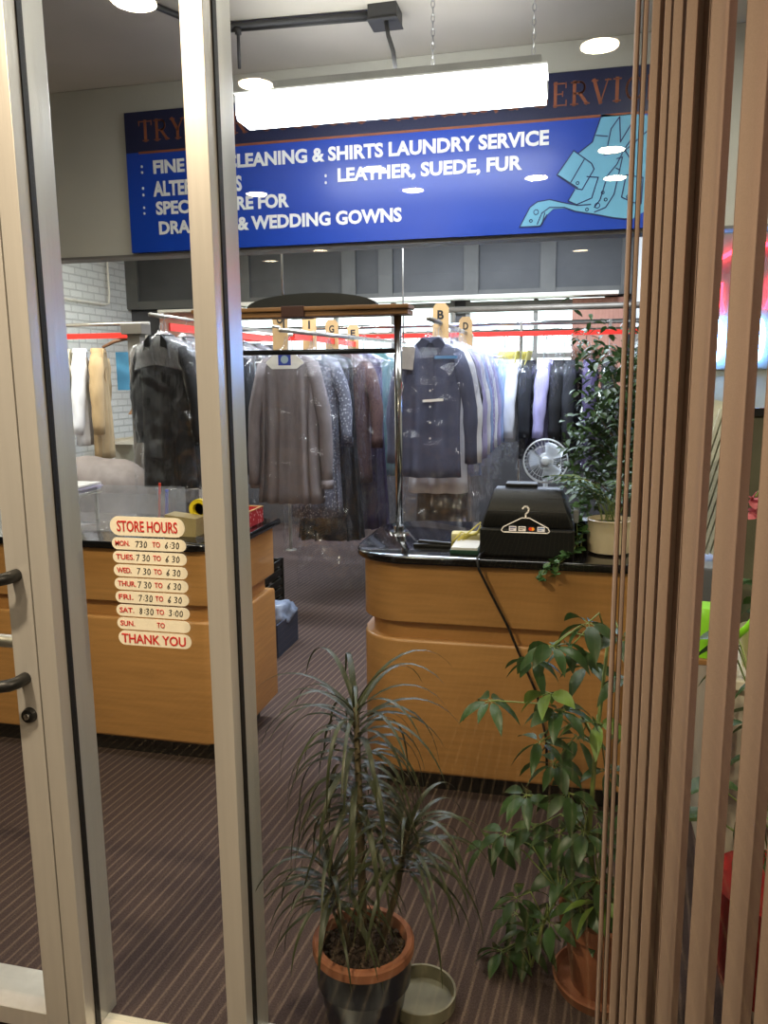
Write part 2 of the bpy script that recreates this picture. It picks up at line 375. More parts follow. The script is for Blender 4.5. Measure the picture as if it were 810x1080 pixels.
bm = B(); disc_y(bm, -1.224, y-.010, y-.016, .872, .0085); box(bm, (-1.224, y-.0165, .872), (.0025, .002, .009)); obj('lock_core', bm, CHROME, lk, True)

w1 = struct('window_1', loc=(-1.0, G, 0))
bm = B(); frame_bar(bm, -1.190, -1.142); obj('jamb', bm, ALU, w1)
bm = B(); frame_bar(bm, -1.142, -.757, -.03, .006, None, G+.05); obj('sill', bm, mat('cream_sill', (206,196,172), .5), w1)
bm = B(); box(bm, (-.95, G, 1.47), (.384, .006, 2.86)); obj('glass', bm, GLASS, w1)
bm = B(); box(bm, (-1.1405, G, 1.45), (.004, .018, 2.9)); obj('gasket', bm, GASK, w1)
bm = B(); box(bm, (-.7585, G, 1.45), (.004, .018, 2.9)); obj('gasket', bm, GASK, w1)
w2 = struct('window_2', loc=(0, G, 0))
bm = B(); frame_bar(bm, -.757, -.708); obj('mullion', bm, ALU, w2)
bm = B(); frame_bar(bm, -.708, 1.6, -.02, .03); obj('sill', bm, ALU, w2)
bm = B(); box(bm, (.45, G, 1.47), (2.31, .006, 2.87)); obj('glass', bm, GLASS, w2)
bm = B(); box(bm, (-.7065, G, 1.45), (.004, .018, 2.9)); obj('gasket', bm, GASK, w2)

# store hours stickers on the sidelight glass
st = thing('store_hours_sign', 'stack of cream stickers with red print listing STORE HOURS on the narrow sidelight glass', 'sign', (-.916, G-.0035, .81))
def pill(bm, x0, x1, z0, z1, y, t=.0008):
    r = (z1-z0)/2; zc = (z0+z1)/2
    poly = [(x1-r+r*math.cos(-PI/2+PI*k/10), zc+r*math.sin(-PI/2+PI*k/10)) for k in range(11)]+[(x0+r+r*math.cos(PI/2+PI*k/10), zc+r*math.sin(PI/2+PI*k/10)) for k in range(11)]
    prism(bm, poly, y, y-t)
HX0, HX1 = -1.0075, -.8235; YS = G-.0035
rows = [('STORE HOURS', 1.300, 1.345)]
z = 1.297; zt = 1.296
days = ['MON.', 'TUES.', 'WED.', 'THUR.', 'FRI.', 'SAT.', 'SUN.']
DG = {'7': [[(.05,.95),(.75,1),(.3,0)]], '3': [[(.1,.95),(.55,1),(.7,.8),(.35,.55),(.7,.35),(.55,.05),(.1,.05)]], '0': [[(.4,1),(.1,.6),(.2,.05),(.55,.0),(.75,.4),(.65,.85),(.4,1)]],
      '6': [[(.65,1),(.25,.55),(.1,.2),(.35,0),(.65,.2),(.5,.45),(.15,.3)]], '8': [[(.6,.95),(.25,1),(.2,.75),(.6,.4),(.55,.05),(.2,.05),(.15,.35),(.6,.7),(.6,.95)]], ':': [[(.3,.7),(.32,.66)],[(.28,.3),(.3,.26)]]}
def hand(bm, s, x, z, h, y, w=.0017):
    for ch in s:
        if ch == ' ': x += h*.35; continue
        for pl in DG[ch]:
            j = [(x+(a+.12*b)*h*.75+rnd.uniform(-.0004,.0004), z+b*h+rnd.uniform(-.0005,.0005)) for a, b in pl]
            ribbon(bm, j, w, y, .0006)
        x += h*(.42 if ch == ':' else .78)
W = HX1-HX0
bm = B(); pill(bm, HX0, HX1, 1.303, 1.347, YS); p = obj('sticker', bm, CREAMSTK, st)
bm = B(); textbm(bm, 'STORE HOURS', HX0+.018, HX1-.018, 1.3125, .025, YS-.0009, .01); obj('print', bm, REDTXT, p)
times = [('730', '6:30'), ('7 30', '6 30'), ('7 30', '6 30'), ('7 30', '6 30'), ('7:30', '6 30'), ('8:30', '3:00'), None]
pitch = .0312; ph = .0275
for i, dname in enumerate(days):
    z1 = 1.2985-i*pitch; z0 = z1-ph
    bm = B(); pill(bm, HX0+.002, HX1+.001, z0, z1, YS); p = obj('sticker', bm, CREAMSTK, st)
    bm = B(); textbm(bm, dname, HX0+.011, HX0+.011+.009*len(dname), z0+.0085, .012, YS-.0009, .002); obj('day_print', bm, REDTXT, p); bm = B(); textbm(bm, 'TO', HX0+.103, HX0+.122, z0+.0085, .012, YS-.0009); obj('to_print', bm, REDTXT, p)
    if times[i]:
        bm = B(); hand(bm, times[i][0], HX0+.060, z0+.007, .0135, YS-.0012); obj('opening_time', bm, INK, p); bm = B(); hand(bm, times[i][1], HX0+.133, z0+.007, .0135, YS-.0012); obj('closing_time', bm, INK, p)
z1 = 1.2985-7*pitch
bm = B(); pill(bm, HX0+.003, HX1+.002, z1-.034, z1, YS); p = obj('sticker', bm, CREAMSTK, st)
bm = B(); textbm(bm, 'THANK YOU', HX0+.012, HX1-.012, z1-.0285, .022, YS-.0009, .01); obj('print', bm, REDTXT, p)

# coat hanger card sticker on the big window glass
hs = thing('hanger_sticker', 'small white outline coat hanger sticker with four payment cards on the big window glass', 'sticker', (-.084, YS, 1.34))
bm = B()
ribbon(bm, [(-.132,1.345),(-.128,1.352),(-.092,1.371),(-.077,1.371),(-.041,1.352),(-.037,1.345),(-.041,1.3415),(-.128,1.3415),(-.132,1.345)], .0016, YS)
ribbon(bm, [(-.0845,1.371),(-.0845,1.379),(-.080,1.383),(-.0785,1.389),(-.082,1.394),(-.087,1.394),(-.0905,1.390)], .003, YS)
obj('hanger_outline', bm, SIGNW, hs)
for k, (c1, c2) in enumerate((((226,228,236), (60,70,130)), ((224,226,226), (90,90,96)), ((40,34,40), (222,60,34)), ((220,226,236), (70,110,170)))):
    x = -.1095+k*.0185
    bm = B(); box(bm, (x, YS, 1.349), (.0145, .0006, .0095)); cd = obj('card', bm, mat('card_%d' % k, c1, .4), hs)
    bm = B()
    if k == 2:
        disc_y(bm, x-.0022, YS-.0004, YS-.0007, 1.349, .0036, 12)
        obj('card_mark', bm, mat('mark_red', c2), cd)
        bm = B(); disc_y(bm, x+.0022, YS-.0004, YS-.0006, 1.349, .0036, 12); obj('card_mark', bm, mat('mark_amber', (236,160,40)), cd)
    else:
        box(bm, (x, YS-.0005, 1.351), (.0115, .0004, .002)); box(bm, (x-.002, YS-.0005, 1.3475), (.007, .0004, .0014)); obj('card_mark', bm, mat('mark_%d' % k, c2), cd)

# ------------------------------------------------------------------ blue sign on the soffit
sg = thing('shop_sign', 'long blue sign board with white lettering and light blue coat drawing on the soffit', 'sign', (-1.0, 4.28, 2.36))
YF = 4.27
bm = B(); box(bm, (-1.035, 4.285, 2.624), (2.87, .03, .532)); obj('panel', bm, SIGNB, sg)
bm = B(); box(bm, (-1.035, 4.285, 2.996), (2.87, .03, .212)); tp = obj('top_panel', bm, SIGND, sg)
bm = B(); ribbon(bm, [(-2.388, 2.888), (.395, 2.888)], .012, YF-.001, .002); obj('orange_rule', bm, ORANGE, sg)
def arc(cx, cy, rx, ry, a0, a1, n=12): return [(cx+rx*math.cos(math.radians(a0+(a1-a0)*i/n)), cy+ry*math.sin(math.radians(a0+(a1-a0)*i/n))) for i in range(n+1)]
TK, TN = .17, .06
SF = {  # strokes: (points, width) ; serif bars listed as (x0,x1,y)
 'T': (.75, [([(.375,0),(.375,1)],TK), ([(.02,.97),(.73,.97)],TN), ([(.03,.78),(.03,1)],TN), ([(.72,.78),(.72,1)],TN)], [(.22,.53,0)]),
 'R': (.82, [([(.17,0),(.17,1)],TK), ([(.17,.97),(.42,.97)]+arc(.42,.73,.2,.24,90,-90)+[(.17,.49)],.09), ([(.4,.49),(.72,.03)],TK*.9)], [(.02,.34,0),(.02,.3,1),(.62,.84,0)]),
 'Y': (.8, [([(.1,1),(.4,.45)],TK), ([(.7,1),(.4,.45)],TN*1.3), ([(.4,.45),(.4,0)],TK)], [(0,.25,1),(.58,.82,1),(.26,.56,0)]),
 'O': (.88, [(arc(.44,.5,.33,.47,0,360,24),.11)], []),
 'U': (.82, [([(.16,1),(.16,.3)]+arc(.4,.3,.24,.28,180,360)+[(.64,1)],.1), ([(.16,1),(.16,.3)],TK)], [(0,.34,1),(.52,.78,1)]),
 'C': (.8, [(arc(.44,.5,.34,.47,45,315,20),.11), ([(.69,.72),(.69,.98)],TN)], []),
 'S': (.66, [(arc(.33,.74,.22,.22,20,270,12)+arc(.33,.26,.24,.24,90,-160,12),.11), ([(.54,.72),(.54,.98)],TN), ([(.09,.02),(.09,.28)],TN)], []),
 'M': (1.0, [([(.14,0),(.14,1)],TN), ([(.16,1),(.5,.1)],TK*.9), ([(.5,.1),(.84,1)],TN), ([(.86,0),(.86,1)],TK)], [(0,.28,0),(.68,1.02,0),(0,.2,1),(.8,1.02,1)]),
 'L': (.7, [([(.18,0),(.18,1)],TK), ([(.1,.03),(.64,.03)],TN), ([(.64,0),(.64,.24)],TN)], [(.02,.36,1),(.02,.3,0)]),
 'E': (.74, [([(.18,0),(.18,1)],TK), ([(.1,.03),(.66,.03)],TN), ([(.1,.97),(.64,.97)],TN), ([(.2,.52),(.5,.52)],TN), ([(.66,0),(.66,.24)],TN), ([(.64,.78),(.64,1)],TN), ([(.5,.42),(.5,.62)],TN)], []),
 'A': (.84, [([(.1,0),(.42,1)],TN), ([(.42,1),(.74,0)],TK), ([(.2,.33),(.62,.33)],TN)], [(0,.24,0),(.58,.9,0)]),
 'N': (.86, [([(.14,0),(.14,1)],TN), ([(.14,1),(.72,0)],TK), ([(.72,0),(.72,1)],TN)], [(0,.28,0),(.58,.86,1),(0,.2,1)]),
 'I': (.4, [([(.2,0),(.2,1)],TK)], [(.04,.36,0),(.04,.36,1)]),
 'G': (.86, [(arc(.44,.5,.34,.47,45,330,20),.11), ([(.7,.72),(.7,.98)],TN), ([(.7,.02),(.7,.42)],.12)], [(.52,.84,.42)]),
 'V': (.8, [([(.1,1),(.4,0)],TK), ([(.4,0),(.7,1)],TN)], [(0,.26,1),(.58,.82,1)]) }
def serif(s, x0, x1, z, h, y, m, parent):
    total = sum((SF[c][0]+.1 if c != ' ' else .5) for c in s); k = (x1-x0)/total; x = x0
    for word in s.split(' '):
        bm = B()
        for c in word:
            w, st_, sf = SF[c]
            for pts, tw in st_: ribbon(bm, [(x+a*k, z+b*h) for a, b in pts], tw*k*.85, y, .002)
            for a, b, c2 in sf: ribbon(bm, [(x+a*k, z+(.03 if c2 == 0 else .97 if c2 == 1 else c2)*h), (x+b*k, z+(.03 if c2 == 0 else .97 if c2 == 1 else c2)*h)], .05*k, y, .002)
            x += (w+.1)*k
        obj('orange_word', bm, m, parent); x += .5*k
serif('TRY OUR CUSTOM CLEANING SERVICE', -2.385, .385, 2.948, .105, YF-.001, ORANGE, tp)
def line(parts, z, h):
    for t, a, b in parts:
        bm = B(); textbm(bm, t, a, b, z+(.006 if len(t) == 1 else 0), h*(.62 if len(t) == 1 else 1), YF-.0005, .036 if len(t) > 1 else .02, .003); obj('white_lettering' if len(t) > 1 else 'bullet_colon', bm, SIGNW, sg)
line([('FINE DRY CLEANING & SHIRTS LAUNDRY SERVICE', -2.307, -.153), (':', -2.383, -2.371)], 2.772, .072)
line([('ALTERATIONS', -2.315, -1.785), (':', -2.383, -2.371), ('LEATHER, SUEDE, FUR', -1.243, -.282), (':', -1.315, -1.303)], 2.652, .082)
line([('SPECIAL CARE FOR', -2.304, -1.518), (':', -2.383, -2.371)], 2.554, .072)
line([('DRAPERIES & WEDDING GOWNS', -2.292, -.899)], 2.448, .072)
coat = [(0.096,2.896),(0.166,2.884),(0.235,2.887),(0.339,2.867),(0.392,2.80),(0.392,2.47),(0.341,2.451),(0.255,2.399),(0.167,2.412),(0.068,2.435),(-0.052,2.503),(-0.022,2.554),(0.028,2.678),(-0.009,2.724),(0.056,2.771)]
belt = [(-0.289,2.39),(-0.239,2.483),(-0.203,2.507),(-0.143,2.515),(-0.088,2.499),(-0.006,2.479),(0.039,2.478),(0.075,2.465),(0.068,2.435),(-0.014,2.451),(-0.069,2.469),(-0.124,2.469),(-0.155,2.442),(-0.186,2.39)]
pocket = [(-0.032,2.737),(0.055,2.672),(0.068,2.645),(0.014,2.552),(-0.013,2.558),(-0.11,2.628)]
bm = B(); prism(bm, coat, YF+.001, YF-.002); prism(bm, belt, YF+.001, YF-.0025); prism(bm, pocket, YF+.001, YF-.003); ad = obj('coat_drawing', bm, LTBLUE, sg)
LN = [[(0.096,2.896),(0.056,2.771),(-0.009,2.724)],[(0.073,2.8),(0.126,2.792)],[(0.18,2.877),(0.142,2.825),(0.124,2.723),(0.173,2.711)],[(0.18,2.877),(0.188,2.762),(0.237,2.843)],[(0.24,2.775),(0.207,2.726),(0.244,2.672)],[(0.308,2.8),(0.208,2.718),(0.112,2.707)],
[(-0.032,2.737),(0.055,2.672),(0.068,2.645),(0.014,2.552),(-0.013,2.558),(-0.11,2.628),(-0.032,2.737)],[(0.019,2.692),(-0.041,2.591)],[(-0.101,2.625),(-0.008,2.562)],[(0.035,2.612),(0.089,2.605),(0.061,2.51),(-0.011,2.483),(-0.052,2.503),(-0.022,2.554)],
[(0.199,2.71),(0.175,2.66),(0.133,2.611),(0.101,2.499),(0.075,2.465)],[(0.189,2.633),(0.167,2.522),(0.129,2.462),(0.076,2.443)],[(0.221,2.609),(0.3,2.591),(0.296,2.471),(0.261,2.477),(0.203,2.506),(0.221,2.609)],
[(-0.289,2.39),(-0.239,2.483),(-0.203,2.507),(-0.143,2.515),(-0.088,2.499),(-0.006,2.479),(0.057,2.48)],[(-0.201,2.4),(-0.179,2.452),(-0.142,2.477),(-0.069,2.473),(-0.014,2.451),(0.068,2.435)],[(-0.177,2.398),(-0.165,2.452)],[(-0.289,2.39),(-0.186,2.39),(-0.155,2.442)],
[(0.068,2.435),(0.167,2.412),(0.255,2.399)],[(0.174,2.686),(0.2,2.692),(0.189,2.633),(0.171,2.643)]]
bm = B()
for l in LN: ribbon(bm, l, .0055, YF-.0035, .001)
for i, (x, z) in enumerate([(-0.208,2.458),(-0.233,2.417),(0.089,2.473),(0.128,2.499),(0.113,2.533),(-0.009,2.584),(0.233,2.507),(0.04,2.457)]):
    ribbon(bm, arc(x, z, .012 if i in (0,2) else .007, .012 if i in (0,2) else .007, 0, 360, 10), .004, YF-.0035, .001)
obj('drawn_lines', bm, NAVYL, ad)

# ------------------------------------------------------------------ ceiling things
fl = thing('fluorescent_lamp', 'long glowing white fluorescent strip lamp hanging from the ceiling before the sign', 'lamp', (-.82, 3.6, 2.9))
TUBE = emat('lit_tube', (250,250,255), 11)
x0, x1 = -1.49, -.14
bm = B(); prism(bm, [(3.515, 2.878), (3.51, 2.80), (3.53, 2.775), (3.67, 2.775), (3.69, 2.80), (3.685, 2.878)], x0+.006, x1-.006, 'yz'); obj('wrap_lens', bm, TUBE, fl)
bm = B(); prism(bm, [(3.50, 2.879), (3.70, 2.879), (3.70, 2.886), (3.64, 2.90), (3.56, 2.90), (3.50, 2.886)], x0, x1, 'yz'); obj('reflector', bm, mat('white_enamel', (236,236,232), .4), fl)
bm = B(); box(bm, (-.815, 3.6, 2.918), (1.3, .09, .036), bev=.004); obj('ballast_housing', bm, mat('grey_enamel', (150,150,146), .6), fl)  # housing in plain grey, darker than the reflector
for x in (x0+.008, x1-.008):
    bm = B(); box(bm, (x, 3.6, 2.826), (.016, .15, .055), bev=.003); obj('lamp_holder', bm, mat('white_enamel', (236,236,232)), fl)
for x in (-.62, -.20):
    bm = B(); n = 12
    for k in range(n):
        zc = 2.925+(CZ-2.925)*(k+.5)/n; r = (CZ-2.925)/n*.62
        tube(bm, [(x+(r*.4*math.cos(t*PI/4) if k % 2 else 0), 3.6+(0 if k % 2 else r*.4*math.cos(t*PI/4)), zc+r*math.sin(t*PI/4)) for t in range(9)], .0022, 5)
    obj('hanging_chain', bm, WIRE, fl)
eb = thing('junction_box', 'dark grey square junction box on the ceiling above the fluorescent lamp', 'junction box', (-.86, 3.75, CZ))
DG_ = mat('dark_grey_metal', (62,62,64), .6)
bm = B(); box(bm, (-.86, 3.75, CZ-.03), (.13, .13, .06), bev=.004); obj('box_body', bm, DG_, eb)
bm = B(); box(bm, (-.86, 3.75, CZ-.063), (.138, .138, .006), bev=.002); obj('cover_plate', bm, DG_, eb)
bm = B(); tube(bm, [(-.85, 3.72, CZ-.06), (-.83, 3.68, CZ-.14), (-.80, 3.64, CZ-.22), (-.78, 3.61, 2.922)], .010, 8); obj('lamp_cable', bm, DG_, eb, 'all')
cd_ = thing('ceiling_conduit', 'grey conduit pipes bending across the ceiling to the junction box', 'pipe', (-1.6, 3.7, CZ))
bm = B(); tube(bm, [(-2.05, 2.55, CZ-.018), (-1.95, 2.95, CZ-.018), (-1.80, 3.45, CZ-.018), (-1.72, 3.62, CZ-.018), (-1.60, 3.70, CZ-.018), (-.93, 3.74, CZ-.022)], .014, 8); obj('pipe', bm, DG_, cd_, 'all')
bm = B(); tube(bm, [(-1.66, 3.76, CZ-.012), (-.93, 3.79, CZ-.02)], .008, 8); obj('cable', bm, DG_, cd_, 'all')
bm = B(); tube(bm, [(-1.54, 3.705, CZ-.02), (-1.54, 3.705, CZ-.2)], .008, 8); tube(bm, [(-1.54, 3.705, CZ-.03), (-1.54, 3.705, CZ-.055)], .016, 8); obj('drop_rod', bm, DG_, cd_, 'all')
# lobby downlights (seen mirrored in the shop glass; nearest right one added to light slats)
LOBW = 39
DOWN = emat('downlight_lens', (255,226,180), 26)
pos = [(-1.47,.51),(1.25,.45),(-1.37,-.31),(.06,-.26),(.17,-1.77),(-1.22,-1.83),(.22,-2.45),(-.27,-2.31),(-1.10,-2.44),(-2.16,-2.26),(-3.24,-5.3),(-2.5,-4.76),(.03,-5.53)]
lb = ['nearest on the left','nearest on the right, added to light the slats','second on the left','second on the right','third on the right','third in the middle','fourth on the far right','fourth right of middle','fourth in the middle','fourth on the left','last on the far left','last left of middle','last on the right']
for i, (x, y) in enumerate(pos):
    t = thing('recessed_downlight', 'round warm recessed lobby ceiling downlight mirrored in the shop glass, %s' % lb[i], 'ceiling light', (x, y, 2.9), 0, 'lobby downlights')
    bm = B(); lathe(bm, [(.072, .004), (.072, -.002), (.0, -.003)], (x, y, 2.9), 24); obj('lens', bm, DOWN, t, 'all')
    if y > -3:
        l = bpy.data.lights.new('downlight', 'AREA'); l.shape = 'DISK'; l.size = .144; l.energy = LOBW*(1 if y > .4 else .18 if y > -1 else .07); l.color = (1,.80,.56)
        o = bpy.data.objects.new('downlight', l); C.objects.link(o); o.location = (x, y, 2.894)
    bm = B(); lathe(bm, [(.075, .002), (.075, -.006), (.095, -.004), (.097, .002)], (x, y, 2.9), 24); obj('trim_ring', bm, WHITE, t, 'all')

# ------------------------------------------------------------------ counters
def rrect(x0, x1, y0, y1, r, corners=(1,1,1,1), n=8):
    """rounded rectangle, corners order: (x0,y0),(x1,y0),(x1,y1),(x0,y1)"""
    P_ = []
    for (cx, cy, a), f in zip(((x0,y0,180),(x1,y0,270),(x1,y1,0),(x0,y1,90)), corners):
        sx = 1 if cx == x0 else -1; sy = 1 if cy == y0 else -1
        if f: P_ += [(cx+sx*r+r*math.cos(math.radians(a+90*k/n)), cy+sy*r+r*math.sin(math.radians(a+90*k/n))) for k in range(n+1)]
        else: P_.append((cx, cy))
    return P_
def counter(label, x0, x1, y0, y1, corners, r=.16):
    t = thing('service_counter', label, 'counter', ((x0+x1)/2, (y0+y1)/2, 0))
    def slab(name, e, z0, z1, m, bev=0):
        bm = B(); prism(bm, rrect(x0-e, x1+e, y0-e, y1+e, r+e, corners), z0, z1, 'xy')
        if bev:
            es = [ed for ed in bm.edges if abs(ed.verts[0].co.z-ed.verts[1].co.z) < 1e-5 and (ed.verts[0].co.z > z1-.001 or bev > 0)]
            bmesh.ops.bevel(bm, geom=es, offset=abs(bev), segments=3, affect='EDGES', profile=.5)
        return obj(name, bm, m, t, True)
    slab('toe_kick', -.07, 0, .10, BLKM)
    slab('lower_panel', 0, .10, .645, WOOD, .012)
    slab('recess_band', -.035, .64, .72, WOOD)
    slab('upper_panel', 0, .715, .952, WOOD, .006)
    slab('granite_worktop', .03, .952, .982, GRAN, .009)
    return t
rc = counter('maple service counter with rounded corner carrying the black cash register', -.80, .30, 2.895, 3.60, (1,0,0,1), .17)
lc = counter('maple service counter on the left behind the store hours stickers', -3.2, -1.385, 2.935, 3.53, (0,1,0,0), .10)

# wooden hanging rail bridging the aisle on chrome posts
hr = thing('hanging_stand', 'wooden rail with dark arch and black bar on chrome posts bridging the counters', 'rack', (-.718, 3.32, .982))
for x in (-.718, -1.49):
    bm = B(); tube(bm, [(x, 3.32, .982), (x, 3.32, 1.90)], .0165, 16); ps = obj('post', bm, CHROME, hr, 'all')
    bm = B(); lathe(bm, [(.0165, .006), (.042, .006), (.045, 0), (.0165, 0)], (x, 3.32, .982), 20); lathe(bm, [(.017, .03), (.024, .03), (.024, .006), (.017, .006)], (x, 3.32, .982), 16); obj('flange', bm, CHROME, ps, True)
bm = B(); box(bm, (-1.14, 3.32, 1.933), (.96, .13, .018), bev=.005); box(bm, (-1.14, 3.325, 1.911), (.95, .12, .020), bev=.004); obj('wooden_rail', bm, WOODR, hr)
bm = B(); box(bm, (-1.155, 3.32, 1.922), (.1, .142, .046), bev=.003); obj('splice_block', bm, DKWOOD, hr)
bm = B(); tube(bm, [(-1.49, 3.32, 1.757), (-.718, 3.32, 1.757)], .011, 12); obj('hang_bar', bm, BLKM, hr, 'all')
bm = B()
top = [(-1.085+.285*math.sin(a), 1.942+.056*math.cos(a)) for a in [(-PI/2+PI*k/24) for k in range(25)]]
prism(bm, top, 3.28, 3.33); obj('arched_crest', bm, mat('dark_green_black', (30,32,30), .5), hr)

# cash register
rg = thing('cash_register', 'black cash register standing on the granite worktop of the right counter', 'cash register', (-.15, 3.09, .982))
bm = B(); box(bm, (-.152, 3.10, 1.038), (.345, .36, .106), bev=.008); obj('cash_drawer', bm, BLACK, rg)
bm = B()
prof = [(2.945,1.094),(2.938,1.13),(2.948,1.165),(2.972,1.212),(2.99,1.226),(3.02,1.232),(3.10,1.226),(3.17,1.19),(3.26,1.13),(3.265,1.094)]
for_x = [(-.318, 0), (-.314, 0)]
rings = []
for x, e in ((-.325,.06),(-.318,0),(.008,0),(.015,.06)):
    sh = .0 if e == 0 else .008
    rings.append([Vector((x+(.045*(z-1.094)/.14)*(1 if x < -.15 else -1), y+(sh if y < 3.1 else -sh), z-(sh if z > 1.1 else 0))) for y, z in prof])
loft(bm, rings); obj('body', bm, BLACK, rg, True)
bm = B(); box(bm, (-.055, 2.968, 1.198), (.075, .006, .004), Matrix.Rotation(-.4, 3, 'X')); obj('receipt_slot', bm, mat('slot_black', (5,5,5), .5), rg)
bm = B(); box(bm, (-.155, 2.945, 1.153), (.29, .006, .003)); obj('seam', bm, mat('seam_grey', (70,70,70), .4), rg)
bm = B(); box(bm, (-.18, 3.07, 1.237), (.12, .08, .016), bev=.004); obj('customer_display', bm, BLACK, rg)
bm = B(); box(bm, (.024, 3.06, 1.13), (.02, .12, .05), bev=.004); obj('paper_tape_cover', bm, mat('grey_plastic', (120,122,124), .4), rg)
bm = B(); tube(bm, [(-.30, 2.935, 1.0), (-.318, 2.89, .995), (-.325, 2.852, .985), (-.318, 2.848, .95), (-.27, 2.86, .85), (-.21, 2.872, .73), (-.155, 2.872, .60), (-.10, 2.872, .48), (-.06, 2.872, .30), (-.05, 2.875, .05)], .0052, 8); obj('power_cord', bm, BLKM, rg, 'all')
# clutter beside the register
pn = thing('stapler', 'slim black stapler lying on the right counter near the chrome post', 'stapler', (-.53, 3.06, .982))
bm = B(); box(bm, (-.525, 3.05, .988), (.15, .022, .012), bev=.003); obj('base', bm, BLACK, pn)
bm = B(); box(bm, (-.515, 3.05, 1.001), (.13, .018, .012), Matrix.Rotation(.05, 3, 'Y'), .003); obj('arm', bm, BLACK, pn)
tr = thing('ticket_pad', 'green edged pad of white tickets left of the cash register', 'ticket pad', (-.38, 3.06, .982))
bm = B(); box(bm, (-.385, 3.02, .990), (.11, .16, .016), bev=.003); obj('pad_base', bm, mat('dark_green', (24,66,48), .5), tr)
bm = B(); box(bm, (-.385, 3.02, 1.002), (.10, .15, .010), bev=.001); obj('tickets', bm, WHITE, tr)
bm = B(); box(bm, (-.40, 3.2, 1.0), (.14, .07, .036), Matrix.Rotation(.1, 3, 'Z'), .008); tag(obj('paper_bundle', bm, mat('pale_yellow_paper', (216,204,150), .7)), 'pale yellow bundle of paper slips behind the ticket pad', 'paper')
bm = B()
for k in range(6):
    a = rnd.uniform(0, 6.28); tube(bm, [(-.44+.02*math.cos(a), 3.07+.02*math.sin(a), .986), (-.42+.02*math.sin(a*2), 3.09, 1.0+.008*k), (-.38+.02*math.cos(a*3), 3.12, 1.02+.01*rnd.random()), (-.345, 3.15, 1.03+.008*k)], .003, 6)
tag(obj('twist_ties', bm, mat('yellow_tie', (206,190,84), .6), smooth='all'), 'tangle of yellow ties beside the ticket pad', 'ties')

# left counter things
bx = thing('tape_dispenser', 'beige tape dispenser block with yellow roll on the left counter near the mullion', 'tape dispenser', (-1.60, 3.12, .982))
bm = B(); prism(bm, [(-1.70,.982),(-1.55,.982),(-1.545,1.06),(-1.69,1.075)], 3.06, 3.15); obj('body', bm, mat('beige_plastic', (168,150,104), .5), bx)
bm = B(); lathe(bm, [(.028,-.012),(.045,-.012),(.045,.012),(.028,.012),(.028,-.012)], (0,0,0), 24); bmesh.ops.rotate(bm, verts=bm.verts[:], matrix=Matrix.Rotation(PI/2, 3, 'X')); bmesh.ops.translate(bm, verts=bm.verts[:], vec=(-1.58, 3.17, 1.085)); obj('tape_roll', bm, mat('yellow_tape', (232,206,36), .4), bx, True)
rb = thing('red_box', 'open red patterned gift box on the right end of the left counter', 'box', (-1.48, 3.36, .982))
REDB = patmat('red_star_print', (178,24,34), (224,150,150), 60)
bm = B()
for c, s in (((-1.49,3.25,1.02),(.17,.006,.07)), ((-1.49,3.46,1.02),(.17,.006,.07)), ((-1.575,3.355,1.02),(.006,.21,.07)), ((-1.405,3.355,1.02),(.006,.21,.07)), ((-1.49,3.355,.985),(.17,.21,.006))): box(bm, c, s)
obj('box_walls', bm, REDB, rb)
bm = B(); box(bm, (-1.49, 3.355, 1.01), (.155, .195, .05), bev=.004); obj('white_contents', bm, WHITE, rb)
bm = B(); box(bm, (-1.49, 3.355, 1.056), (.178, .22, .003)); bm2 = bm
bm.clear()
for c, s in (((-1.49,3.25,1.056),(.176,.01,.004)), ((-1.49,3.46,1.056),(.176,.01,.004)), ((-1.575,3.355,1.056),(.01,.22,.004)), ((-1.405,3.355,1.056),(.01,.22,.004))): box(bm, c, s)
obj('gold_edge', bm, mat('gold_edge', (190,140,80), .5), rb)
# clear acrylic tray with a stack of papers
tb = thing('acrylic_tray', 'clear acrylic tray stand on the left counter behind the store hours stickers', 'tray', (-2.2, 3.2, .982))
ACR = filmmat('acrylic', .10, .5, (.85,.86,.84), .05, .05)
bm = B(); box(bm, (-1.97, 3.1, 1.07), (.46, .004, .17)); obj('side_wall', bm, ACR, tb)
bm = B(); box(bm, (-1.97, 3.35, 1.07), (.46, .004, .17)); obj('side_wall', bm, ACR, tb)
bm = B(); box(bm, (-2.2, 3.225, 1.07), (.004, .25, .17)); obj('end_wall', bm, ACR, tb)
bm = B(); box(bm, (-1.74, 3.225, 1.07), (.004, .25, .17)); obj('end_wall', bm, ACR, tb)
bm = B(); box(bm, (-1.97, 3.225, .985), (.46, .25, .004)); obj('tray_base', bm, ACR, tb)
ps = thing('paper_stack', 'stack of white papers on a small stand at the far left of the left counter', 'paper', (-2.38, 3.3, .982))
for k in range(6):
    bm = B(); box(bm, (-2.36+rnd.uniform(-.01,.01), 3.3+rnd.uniform(-.01,.01), 1.125+k*.007), (.30, .22, .006), Matrix.Rotation(rnd.uniform(-.08,.08), 3, 'Z')); obj('sheet_block', bm, mat('violet_paper', (190,184,214), .7) if k in (1,3) else WHITE, ps)
bm = B(); box(bm, (-2.36, 3.3, 1.115), (.3, .22, .008)); 
for sx in (-.13, .13):
    for sy in (-.09, .09): box(bm, (-2.36+sx, 3.3+sy, 1.047), (.012, .012, .13))
obj('stand', bm, mat('pale_stand', (196,190,170), .5), ps)
bm = B(); box(bm, (-2.455, 3.42, 1.19), (.12, .06, .13), bev=.02); tag(obj('red_cushion', bm, mat('orange_red', (196,64,40), .6)), 'orange red rounded holder standing behind the paper stack', 'holder')
bpy.data.objects['red_cushion'].name = 'red_holder'
bpy.data.objects['red_holder'].location = (0,0,-.076+.0)
bpy.data.objects['red_holder'].location.z = -.143
